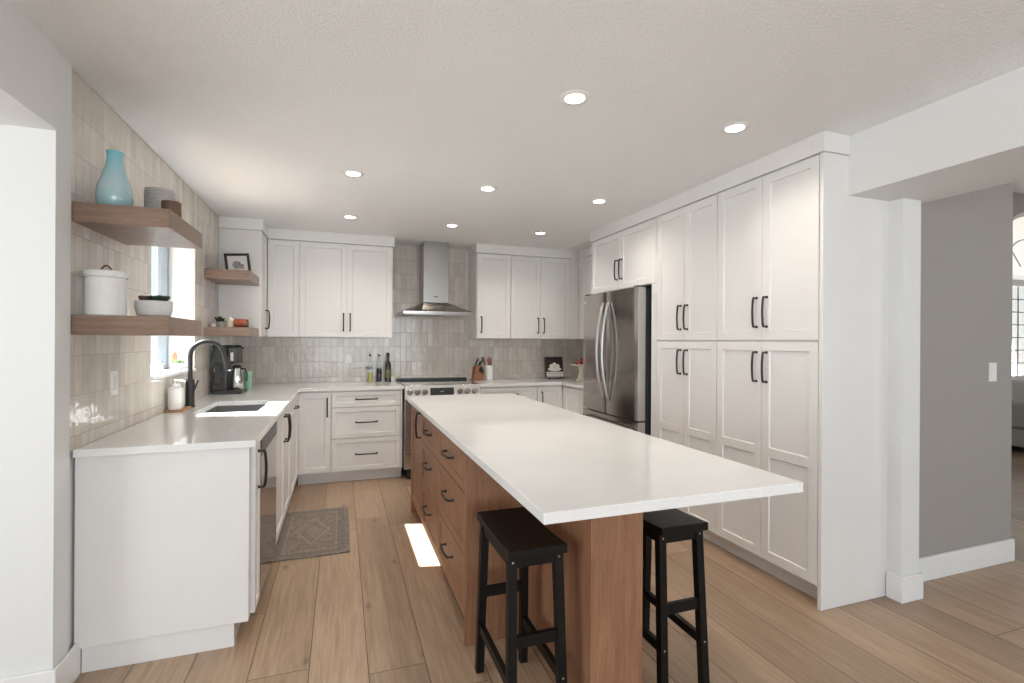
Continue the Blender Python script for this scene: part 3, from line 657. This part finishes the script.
# ================================================================= STOOLS
def stool():
    t = thing('bar_stool', '', 'stool', (.643, 1.757, 0), 0)
    n = 8; Wd, D, Zt, th = .108, .205, .657, .032
    mb = MB(); pr = []
    for i in range(n + 1):
        q = -1 + 2 * i / n; pr.append((q * D, Zt - .009 * (1 - q * q)))
    out = pr + [(D, Zt - th), (-D, Zt - th)]
    mb.prism(out, -Wd, Wd, 'YZ'); mb.build('seat', 'blackw', t, bevel=.003)
    zt = Zt - th - .0005
    tx, ty, fx_, fy_ = .086, .165, .096, .200
    def at(z): q = 1 - z / zt; return tx + (fx_ - tx) * q, ty + (fy_ - ty) * q
    for sx in (-1, 1):
        for sy in (-1, 1):
            MB().leg((sx * fx_, sy * fy_, 0.001), (sx * tx, sy * ty, zt), .032, .032).build('leg', 'blackw', t, bevel=.002)
    # aprons
    ax, ay = at(.585)
    for sy in (-1, 1): MB().box(-ax + .0162, ax - .0162, sy * ay - .009, sy * ay + .009, .585, zt).build('apron', 'blackw', t)
    for sx in (-1, 1): MB().box(sx * ax - .009, sx * ax + .009, -ay + .0165, ay - .0165, .585, zt).build('apron', 'blackw', t)
    ax, ay = at(.335)
    for sy in (-1, 1): MB().box(-ax + .0162, ax - .0162, sy * ay - .010, sy * ay + .010, .315, .355).build('stretcher', 'blackw', t, bevel=.0015)
    ax, ay = at(.19)
    for sx in (-1, 1): MB().box(sx * ax - .010, sx * ax + .010, -ay + .0162, ay - .0162, .172, .208).build('stretcher', 'blackw', t, bevel=.0015)
    for z, sel in ((.607, 0), (.19, 1)):
        ax, ay = at(z)
        for sx in (-1, 1):
            for sy in (-1, 1):
                MB().lathe([(0, 0), (.0042, 0), (.003, .0016), (0, .002)], (sx * ax, sy * (ay + .0165) , z), 10, 'Y' ).build('screw', 'brass', t)
    return t
st = stool(); st['label'] = 'black wooden saddle-seat stool on the left of the island support'; st['group'] = 'black stools at the island'
s2 = copy_tree(st); s2.location = (1.258, 1.770, 0); s2['label'] = 'black wooden saddle-seat stool on the right of the island support'

# ================================================================= RUG
t = tag(MB().box(-.245, .245, -.45, .45, .001, .009).build('floor_rug', 'rug', loc=(-.183, 3.765, 0), bevel=.002), 'faded brown-grey patterned rug on the floor before the sink', 'rug')

# ================================================================= FLOATING SHELVES
def shelf(label, x0, x1, y0, y1, z0, z1, mat='shelf'):
    return tag(MB().box(x0, x1, y0, y1, z0, z1).build('floating_shelf', mat, bevel=.0015), label, 'shelf', 'oak floating shelves')
SX = XW + .001
shelf('large upper oak shelf on the left wall holding the blue vase', SX, -.68, 2.412, 2.922, 1.828, 1.907)
shelf('large lower oak shelf on the left wall holding the white canister', SX, -.68, 2.412, 2.922, 1.378, 1.457)
shelf('small upper oak corner shelf holding the black picture frame', SX, -.692, 4.405, 4.873, 1.842, 1.918)
shelf('small lower oak corner shelf above the coffee maker', SX, -.692, 4.405, 4.873, 1.392, 1.462)

# ================================================================= SHELF ITEMS
zt = 1.9075
t = tag(MB().lathe([(0, 0), (.048, 0), (.060, .018), (.0635, .045), (.060, .085), (.046, .135), (.033, .175), (.0285, .205), (.0288, .225), (.0300, .240), (.027, .240), (.025, .205), (.030, .17), (0, .14)], n=36).build('glass_vase', 'vase', loc=(-.902, 2.50, zt)), 'pale blue bulbous vase on the large upper shelf', 'vase')
t = thing('bowl_stack', 'grey ribbed stoneware canister on the large upper shelf', 'canister', (-.823, 2.78, zt))
pr = [(0, 0), (.058, 0)]
for i in range(14): pr += [(.0635, .006 + i * .0112), (.0615, .012 + i * .0112)]
pr += [(.062, .166), (.057, .166), (.055, .02), (0, .015)]
MB().lathe(pr, n=32).build('body', 'stone', t); t.name = 'stoneware_canister'
t = tag(MB().lathe([(0, 0), (.036, 0), (.039, .02), (.039, .085), (.035, .085), (.035, .02), (0, .015)], n=26).build('wooden_cup', 'wooddk', loc=(-.742, 2.655, zt)), 'small brown wooden cup in front of the grey stoneware canister', 'cup')
zt = 1.4575
t = thing('lidded_canister', 'white lidded canister with brown leather loop on the large lower shelf', 'canister', (-.926, 2.49, zt))
MB().lathe([(0, 0), (.066, 0), (.069, .004), (.069, .158), (0, .158)], n=40).build('body', 'canis', t)
MB().lathe([(.0735, .1585), (.0735, .180), (.070, .185), (0, .187), (0, .1585)], n=40).build('lid', 'canis', t)
MB().tube([(-.022 + .044 * i / 10, 0, .186 + .024 * math.sin(PI * i / 10)) for i in range(11)], .0035, 8).build('loop_handle', 'leather', t)
t = thing('succulent_bowl', 'white round bowl planter with small succulents on the large lower shelf', 'planter', (-.80, 2.63, zt))
MB().lathe([(0, 0), (.050, 0), (.064, .012), (.071, .04), (.071, .075), (.066, .075), (.064, .055), (0, .055)], n=36).build('bowl', 'pinkst', t)
MB().lathe([(0, .056), (.063, .056), (.063, .064), (0, .068)], n=24).build('soil', 'wooddk', t)
def succulent(parent, c, r, mat, n=11, h=1.0):
    mb = MB()
    for k in range(n):
        a = k * 2.4; q = k / n; rr = r * (1 - q * .75); el = .45 + q * .95
        d = Vector((math.cos(a) * math.cos(el), math.sin(a) * math.cos(el), math.sin(el) * h))
        p = Vector(c); mb.tube([p, p + d * rr * .5, p + d * rr], lambda s, r=r: r * (.12 + .22 * math.sin(PI * min(.95, s * .85 + .1))) , 6)
    return mb.build('succulent', mat, parent)
for (x, y, r, mt) in ((-.038, -.010, .026, 'brnleaf'), (.0, -.02, .026, 'leafdk'), (.026, .0, .032, 'leaf'), (.042, -.024, .018, 'leafdk'), (-.012, .026, .026, 'leaf')): succulent(t, (x, y, .080), r * 1.2, mt)
# picture frame, leaning
t = thing('picture_frame', 'black framed small photo leaning on the small upper corner shelf', 'picture frame', (-.835, 4.775, 1.919), math.radians(-14)); t.rotation_euler = (math.radians(-10), math.radians(-6), math.radians(14)); t.location.z = 1.931
fw, fh, fb = .096, .180, .021
mb = MB(); mb.box(-fw, -fw + fb, -.009, .009, 0, fh).box(fw - fb, fw, -.009, .009, 0, fh).box(-fw + fb, fw - fb, -.009, .009, 0, fb).box(-fw + fb, fw - fb, -.009, .009, fh - fb, fh); mb.build('frame', 'black', t)
MB().box(-fw + fb, fw - fb, -.003, .006, fb, fh - fb).build('mat_board', 'paper', t)
MB().lathe([(0, 0), (.034, 0), (.034, .001), (0, .001)], (-.008, -.0032, .078), 20, 'Y', sy=1.05).box(.012, .045, -.0042, -.0032, .045, .085).build('photo_print', 'fabricp', t)
zt = 1.4625
t = thing('potted_plant', 'tiny dark green plant in a grey pot on the small lower corner shelf', 'plant', (-.935, 4.58, zt))
MB().lathe([(0, 0), (.024, 0), (.030, .045), (.026, .045), (.024, .03), (0, .03)], n=20).build('pot', 'stone', t)
mb = MB()
for k in range(26):
    a = random.uniform(0, 2 * PI); e = random.uniform(.2, 1.4); r = random.uniform(.03, .055); p = Vector((0, 0, .045)); d = Vector((math.cos(a) * math.cos(e), math.sin(a) * math.cos(e), math.sin(e)))
    mb.tube([p, p + d * r * .6, p + d * r], lambda s: .002 + .007 * math.sin(PI * min(.95, s + .05)), 5)
mb.build('leaves', 'leafdk', t)
t = thing('ceramic_jug', 'small cream lidded jar in the middle of the small lower corner shelf', 'jar', (-.868, 4.60, zt)); t.name = 'ceramic_jar'
MB().lathe([(0, 0), (.032, 0), (.036, .02), (.034, .05), (.026, .065), (0, .066)], n=24).build('body', 'cream', t)
MB().lathe([(0, .0665), (.024, .0665), (.018, .078), (.006, .082), (.008, .094), (0, .097)], n=20).build('lid', 'ceram', t)
t = thing('red_tin', 'round red and brown patterned jar lying at the right on the small lower corner shelf', 'jar', (-.79, 4.60, zt + .036)); t.name = 'red_jar'
MB().lathe([(0, -.045), (.033, -.045), (.036, -.04), (.036, .035), (.030, .045), (0, .045)], n=24, axis='X').build('body', plain('red_orange_glaze', (.42, .11, .05), .35, var=.5, scale=45), t)
MB().lathe([(0, .0455), (.036, .0455), (.036, .056), (0, .058)], n=24, axis='X').build('lid', 'wooddk', t)
t = tag(MB().lathe([(0, 0), (.017, 0), (.023, .03), (.02, .03), (.016, .006), (0, .006)], n=18).build('small_cup', 'ceram', loc=(-.975, 4.54, zt)), 'tiny white cup at the wall end of the small lower corner shelf', 'cup')

# ================================================================= COUNTER ITEMS, LEFT
zt = ZC + .0006
tag(MB().box(-.052, .047, -.075, .105, 0, .014).build('soap_tray', 'woodlt', loc=(-.957, 3.575, zt), bevel=.004), 'small wooden tray under the soap bottles', 'tray')
def soap(x, y, r, h, label, mat='soapl'):
    t = thing('soap_dispenser', label, 'soap dispenser', (x, y, zt + .0146), 0, 'soap dispensers on the wooden tray')
    MB().lathe([(0, 0), (r * .94, 0), (r, .004), (r, h * .62), (r * .9, h * .70), (r * .35, h * .76), (0, h * .76)], n=28).build('bottle', mat, t)
    MB().lathe([(0, h * .7605), (r * .38, h * .7605), (r * .38, h * .84), (r * .14, h * .85), (r * .14, h * .95), (0, h * .95)], n=18).build('collar', 'white', t)
    MB().tube([(0, 0, h * .955), (.012, -.006, h * .96), (.034, -.018, h * .955), (.04, -.02, h * .93)], .005, 8).build('pump', 'white', t)
soap(-.963, 3.535, .036, .185, 'larger white pump soap bottle, nearer of the two on the tray')
soap(-.967, 3.62, .028, .175, 'slimmer greenish white pump soap bottle next to the faucet', plain('pale_green_plastic', (.62, .72, .63), .3))
# things on the window sill
zs = WZ0 + .0206
t = thing('sill_jug', 'small grey-white jug on the window sill', 'jug', (-1.085, 3.62, zs))
MB().lathe([(0, 0), (.028, 0), (.036, .02), (.034, .045), (.02, .062), (.023, .078), (.019, .078), (0, .06)], n=24).build('body', 'ceram', t)
MB().tube([(0, .030, .055), (0, .052, .055), (0, .055, .03), (0, .034, .018)], .004, 8).build('handle', 'ceram', t)
t = thing('sill_planter', 'small white pot with green plant on the far end of the window sill', 'plant', (-1.06, 3.93, zs))
MB().lathe([(0, 0), (.032, 0), (.040, .05), (.036, .05), (.034, .038), (0, .038)], n=24).build('pot', 'white', t)
succulent(t, (0, 0, .042), .045, plain('bright_leaf', (.10, .24, .06), .5, var=.3), 13)
t = tag(MB().prism([(-.012, 0), (.014, 0), (.017, .10), (.002, .125), (-.014, .10)], -.004, .004, 'XZ').build('wooden_tag', 'woodlt', loc=(-1.10, 4.02, zs)), 'small wooden ornament standing behind the sill plant', 'ornament')
t = tag(MB().lathe([(0, 0), (.03, 0), (.036, .015), (.036, .02), (.032, .02), (.026, .006), (0, .006)], n=24).build('sill_dish', 'ceram', loc=(-1.06, 3.45, zs)), 'small white dish at the near end of the window sill', 'dish')
# coffee maker
t = thing('coffee_maker', 'dark grey coffee maker with steel carafe in the left corner', 'coffee maker', (-.985, 4.54, zt), math.radians(-4))
MB().box(0, .215, 0, .20, 0, .030).build('base', 'dgrey', t, bevel=.006)
MB().box(0.0, .105, 0.004, .19, .0305, .385).build('water_tower', 'dgrey', t, bevel=.008)
MB().box(0.1055, .185, .03, .17, .25, .385).build('brew_basket', 'blackpl', t, bevel=.008)
MB().box(-.002, .17, .0, .192, .3855, .40).build('lid', 'blackpl', t, bevel=.005)
MB().tube([(.165, .06, .392), (.19, .05, .392), (.218, .045, .372)], .006, 8).build('lid_latch', 'blackpl', t)
MB().box(.128, .150, .024, .0295, .27, .34).build('side_trim', 'steelv', t, bevel=.002)
mb = MB(); mb.tube([(.018 + .0, .0015, .09), (.018, .0015, .23), (.030, .0015, .25), (.056, .0015, .25), (.068, .0015, .23), (.068, .0015, .09), (.056, .0015, .075), (.030, .0015, .075)], .0045, 8, closed=True); mb.build('water_window', 'blackgl', t)
c = (.158, .10, .031)
MB().lathe([(0, 0), (.045, 0), (.050, .01), (.046, .11), (.034, .165), (.032, .175), (0, .175)], c, 28).build('carafe', 'chrome', t)
MB().lathe([(0, .1755), (.034, .1755), (.036, .195), (.02, .205), (0, .205)], c, 24).build('carafe_lid', 'blackpl', t)
MB().tube([(.19, .095, .205), (.222, .09, .20), (.238, .088, .16), (.236, .088, .10)], .008, 8).build('carafe_handle', 'blackpl', t)
t = thing('jar_rack', 'narrow rack of small jars between coffee maker and tiled wall', 'rack', (-.990, 4.90, zt)); t.location = (-.955, 4.86, zt)
MB().tube([(0, 0, 0), (0, 0, .39)], .005, 8).lathe([(0, 0), (.045, 0), (.045, .006), (0, .008)]).lathe([(.012, .128), (.046, .128), (.046, .132), (.012, .132), (.012, .128)]).lathe([(.012, .258), (.046, .258), (.046, .262), (.012, .262), (.012, .258)]).build('stand', 'black', t)
for lv in range(3):
    for k in range(3):
        a = k * 2 * PI / 3 + .3 + lv
        j = tag(MB().cyl((0, 0, 0), .0165, .07, 14).build('spice_jar', ['clear', 'wooddk', 'redfr'][(lv + k) % 3], loc=(-.955 + .026 * math.cos(a), 4.86 + .026 * math.sin(a), zt + (.0085, .1325, .2625)[lv])), 'small spice jar in the narrow rack behind the coffee maker', 'jar', 'spice jars in the rack')
        MB().cyl((0, 0, .0705), .017, .014, 14).build('lid', 'chrome', j)
tag(MB().lathe([(0, 0), (.028, 0), (.031, .008), (.034, .165), (.031, .165), (.028, .01), (0, .008)], n=26).build('tumbler', 'green', loc=(-.775, 4.86, zt)), 'mint green tall cup behind the coffee maker carafe', 'cup')

# ================================================================= BOTTLES
def bottle(x, label, glass, r, liquid=None, lz=0, cap='pourer', band=None):
    t = thing('oil_bottle', label, 'bottle', (x, 5.47, zt), 0, 'bottles left of the range')
    MB().lathe([(0, 0), (r, 0), (r, .185), (r * .85, .205), (r * .42, .228), (r * .40, .265), (r * .48, .268), (r * .48, .275), (0, .275)], n=24).build('glass', glass, t)
    if liquid: MB().lathe([(0, .004), (r - .003, .004), (r - .003, lz), (0, lz)], n=22).build('contents', liquid, t)
    if band: MB().lathe([(r + .0004, .135), (r + .0012, .135), (r + .0012, .155), (r + .0004, .155), (r + .0004, .135)], n=24).build('band', 'vinyl', t)
    if cap == 'pourer':
        MB().lathe([(0, .2755), (.010, .2755), (.012, .29), (.005, .298), (0, .298)], n=16).build('stopper', 'black', t)
        MB().tube([(0, 0, .298), (0, 0, .312), (.007, 0, .326)], .0035, 8).build('spout', 'chrome', t)
    else: MB().lathe([(0, .2755), (r * .5, .2755), (r * .5, .312), (0, .312)], n=18).build('cap', 'black', t)
    return t
bottle(.297, 'clear glass bottle of pale yellow oil, leftmost of the three', 'clear', .028, 'oil', .10, band=1)
bottle(.391, 'clear glass bottle half full of dark vinegar, middle of the three', 'clear', .029, 'vinegar', .145)
t = bottle(.483, 'black-green oil bottle with olive label, nearest the range', 'darkgl', .033, cap='cap')
MB().lathe([(.0333, .04), (.0342, .04), (.0342, .13), (.0333, .13), (.0333, .04)], n=24).build('label_band', 'lab', t)

# ================================================================= RIGHT COUNTER ITEMS
t = thing('knife_block', 'reddish wooden knife block right of the range', 'knife block', (1.46, 5.38, zt), math.radians(8))
MB().prism([(-.060, 0), (.060, 0), (.068, .105), (.038, .175), (-.040, .155)], -.045, .045, 'XZ').build('block', 'woodred', t, bevel=.003)
MB().prism([(-.004, .105), (.050, .075), (.052, .115), (.034, .158), (.006, .150)], -.0475, -.0455, 'XZ').build('slot_plate', 'black', t)
def knife(x, y, z, ln, lean, lab):
    t = thing('kitchen_knife', lab, 'knife', (x, y, z)); t.rotation_euler = (0, lean, 0)
    MB().box(-.008, .008, -.006, .006, 0, ln).build('grip', 'black', t, bevel=.003)
    MB().lathe([(0, 0), (.0075, 0), (.0075, .006), (0, .006)], (0, 0, ln + .0005), 12).build('end_cap', 'dgrey', t)
knife(1.435, 5.385, zt + .17, .085, .42, 'black-handled knife upright in the left slot of the knife block')
knife(1.49, 5.385, zt + .175, .065, .50, 'black-handled knife in the right slot of the knife block')
knife(1.465, 5.35, zt + .172, .045, .46, 'short black-handled knife at the front of the knife block')
t = tag(MB().lathe([(0, 0), (.050, 0), (.053, .006), (.053, .168), (.049, .168), (.047, .02), (0, .016)], n=32).build('utensil_crock', 'ceram', loc=(1.612, 5.44, zt)), 'cream utensil crock beside the knife block', 'crock')
def utensil(x, y, lean, az, ln, kind, lab, mat):
    t = thing('cooking_spoon', lab, 'utensil', (x, y, zt + .03)); t.rotation_euler = (0, lean, az)
    MB().tube([(0, 0, 0), (0, 0, ln)], .006, 8).build('handle', mat, t)
    if kind == 'spoon': MB().ball((0, 0, 0), .03, 16, 1.35).build('bowl', mat, t, loc=(0, 0, ln + .028)).scale = (1, .35, 1)
    else: MB().box(-.014, .014, -.004, .004, ln - .02, ln + .055).build('blade', mat, t, bevel=.004)
utensil(1.607, 5.44, -.30, 0, .19, 'flat', 'wooden spatula leaning left in the utensil crock', 'wooddk')
utensil(1.617, 5.455, .04, 0, .165, 'spoon', 'rose coloured spoon at the back of the utensil crock', 'pinkut')
utensil(1.622, 5.430, .0, .3, .125, 'spoon', 'reddish brown wooden spoon leaning right in the utensil crock', 'woodred')
# cookbook on an easel
t = thing('cookbook', 'dark cookbook with cake photo propped on the counter in the right corner', 'book', (2.43, 5.40, zt + .02), math.radians(-4)); t.rotation_euler = (math.radians(-12), 0, math.radians(-4))
bw, bh = .106, .245
MB().box(-bw, bw, -.002, .022, .001, bh - .001).build('pages', 'paper', t)
mb = MB().box(-bw - .002, bw + .002, -.0045, -.0021, 0, bh).box(-bw - .002, bw + .002, .0221, .0245, 0, bh).box(-bw - .0045, -bw - .0021, -.0045, .0245, 0, bh); mb.build('cover', 'cover', t)
MB().box(-bw, bw, -.0056, -.0046, .004, .062).build('title_band', 'paper', t)
mb = MB()
for k in range(5): mb.box(-.088 + k * .036, -.062 + k * .036, -.0062, -.0057, .034, .050)
for k in range(7): mb.box(-.09 + k * .026, -.075 + k * .026, -.0062, -.0057, .014, .022)
mb.build('lettering', 'vinyl', t)
mb = MB(); mb.lathe([(0, 0), (.085, 0), (.085, .001), (0, .001)], (0, -.0047, .095), 28, 'Y', sy=.30).lathe([(0, 0), (.03, 0), (.03, .001), (0, .001)], (-.035, -.0058, .13), 20, 'Y', sy=.9).lathe([(0, 0), (.03, 0), (.03, .001), (0, .001)], (.035, -.0058, .13), 20, 'Y', sy=.9).lathe([(0, 0), (.022, 0), (.022, .001), (0, .001)], (0, -.0058, .155), 20, 'Y'); mb.build('cover_photo', 'paper', t)
t = thing('book_easel', 'thin dark wire easel holding up the cookbook', 'stand', (2.43, 5.40, zt), math.radians(-4))
MB().tube([(-.10, -.035, .004), (.10, -.035, .004)], .004, 8).tube([(-.10, -.035, .004), (-.10, -.035, .022)], .003, 6).tube([(.10, -.035, .004), (.10, -.035, .022)], .003, 6).tube([(-.07, -.035, .004), (-.07, .035, .010)], .003, 6).tube([(.07, -.035, .004), (.07, .035, .010)], .003, 6).tube([(-.07, .035, .010), (-.05, .095, .22)], .003, 6).tube([(.07, .035, .010), (.05, .095, .22)], .003, 6).tube([(-.05, .095, .22), (.05, .095, .22)], .003, 6).build('wire_frame', 'black', t)
# cake stand
cx, cy = 2.595, 5.03
t = thing('cake_stand', 'cream footed cake stand next to the refrigerator', 'cake stand', (cx, cy, zt))
MB().lathe([(0, 0), (.062, 0), (.064, .006), (.045, .03), (.036, .075), (.030, .10), (.040, .14), (.046, .168), (0, .170)], n=32).build('foot', 'cream', t)
MB().lathe([(0, .1705), (.10, .1705), (.134, .185), (.136, .192), (.128, .192), (.10, .180), (0, .180)], n=40).build('plate', 'cream', t)
for k, (dx, dy, r) in enumerate([(-.070, -.03, .028), (-.012, -.045, .030), (.048, -.03, .028), (-.040, .030, .028), (.02, .035, .029), (.078, .025, .025), (0, -.002, .026)]):
    pz = .1812 + r * .92 + (.038 if k == 6 else 0)
    a = tag(MB().lathe([(0, -.75 * r), (.5 * r, -.92 * r), (.95 * r, -.3 * r), (r, .2 * r), (.7 * r, .8 * r), (.2 * r, .85 * r), (0, .7 * r)], n=18).build('red_apple', 'redfr', loc=(cx + dx, cy + dy, zt + pz)), ['small red fruit piled on the cream cake stand', 'small red fruit on top of the pile on the cream cake stand'][k == 6], 'fruit', 'red fruit on the cake stand')
    MB().tube([(0, 0, .72 * r), (.002, 0, 1.1 * r)], .0015, 6).build('stem', 'wooddk', a)
t = thing('glass_dome', 'clear glass dome covering the fruit on the cake stand', 'dome', (cx, cy, zt + .1925))
MB().lathe([(.124, 0), (.124, .05), (.115, .075), (.085, .098), (.04, .108), (0, .110)], n=36).build('dome', 'clear', t)
MB().lathe([(0, .1105), (.007, .1105), (.008, .118), (.015, .128), (.008, .138), (0, .139)], n=18).build('knob', 'clear', t)

# ================================================================= OUTLETS AND SWITCHES
t = thing('wall_outlet', 'white wall outlet on the left tiled wall above the counter', 'outlet', (XW + .0005, 2.80, 1.155))
MB().box(0, .006, -.036, .036, -.058, .058).build('plate', 'white', t, bevel=.002)
MB().box(.0062, .0085, -.017, .017, -.034, .034).build('insert', 'ceram', t)
t = thing('wall_outlet', 'white wall outlet on the back tiled wall left of the bottles', 'outlet', (.075, YB - .0005, 1.165))
MB().box(-.036, .036, -.006, 0, -.058, .058).build('plate', 'white', t, bevel=.002)
MB().box(-.017, .017, -.0085, -.0062, -.034, .034).build('insert', 'ceram', t)
t = thing('light_switch', 'white rocker light switch on the greige passage wall', 'light switch', (3.80, 1.8895, 1.19))
MB().box(-.036, .036, -.006, 0, -.058, .058).build('plate', 'white', t, bevel=.002)
MB().box(-.017, .017, -.010, -.0062, -.034, .034).build('rocker', 'white', t, bevel=.002)

# ================================================================= CEILING LIGHTS
names = {(0, 1): 'recessed ceiling light nearest the left wall, middle row', (0, 2): 'recessed ceiling light above the left upper cabinets', (1, 0): 'recessed ceiling light nearest the camera, above the island', (2, 0): 'recessed ceiling light in front of the near pantry doors',
         (1, 1): 'recessed ceiling light over the middle of the island', (2, 1): 'recessed ceiling light in front of the refrigerator side of the pantry', (1, 2): 'recessed ceiling light in front of the range hood', (2, 2): 'recessed ceiling light before the right upper cabinets'}
proto = None
for (i, j), lab in names.items():
    x, y = (.068, .965, 1.850)[i], (1.95, 3.315, 4.485)[j]
    if proto is None:
        proto = thing('recessed_light', lab, 'ceiling light', (x, y, H), 0, 'recessed ceiling lights')
        MB().lathe([(.042, -.002), (.044, -.007), (.064, -.005), (.070, -.0005), (.042, -.0005), (.042, -.002)], n=36).build('trim_ring', 'trim', proto)
        MB().lathe([(0, -.004), (.0415, -.004), (.0415, -.001), (0, -.001)], n=32).build('diffuser', 'lamp', proto)
        o = proto
    else: o = copy_tree(proto)
    o.location = (x, y, H); o['label'] = lab
    l = area('downlight', (x, y, H - .009), (0, 0, -1), .085, .085, 3.0, (1.0, .91, .80), 'DISK'); l.data.spread = 2.4

# ================================================================= NEXT ROOM
t = thing('sofa', 'beige sofa in the far room beneath the arched window', 'sofa', (9.0, 3.85, 0))
MB().box(-1.0, 1.0, -.45, .45, .08, .30).build('base', 'sofa', t, bevel=.02)
for x in (-.40, .40): MB().box(x - .39, x + .39, -.46, .25, .301, .46).build('seat_cushion', 'sofa', t, bevel=.04)
MB().box(-.80, .80, .251, .47, .301, .84).build('backrest', 'sofa', t, bevel=.05)
for s in (-1, 1): MB().box(s * .9 - .099, s * .9 + .099, -.47, .47, .301, .64).build('armrest', 'sofa', t, bevel=.05)
for sx in (-1, 1):
    for sy in (-1, 1): MB().cyl((sx * .92, sy * .38, .001), .025, .078, 12).build('leg', 'wooddk', t)
for (x, y, lab) in ((13.5, 9.5, 'bare tree outside the arched window, right'), (8.2, 10.5, 'bare tree outside the arched window, left')):
    t = thing('garden_tree', lab, 'tree', (x + 6, y, -.35))
    MB().tube([(0, 0, 0), (.1, 0, 2), (0, .1, 4.5)], lambda q: .16 * (1 - .6 * q), 10).build('trunk', 'bark', t)
    mb = MB(); random.seed(int(x * 10))
    for k in range(40):
        a = random.uniform(0, 2 * PI); z = random.uniform(1.6, 4.4); r = random.uniform(.8, 2.2); p = Vector((.05, 0, z)); d = Vector((math.cos(a), math.sin(a), random.uniform(.3, 1)))
        mb.tube([p, p + d * r * .5, p + d * r + Vector((0, 0, .2))], lambda q: .035 * (1 - .8 * q), 5)
    mb.build('branches', 'bark', t)
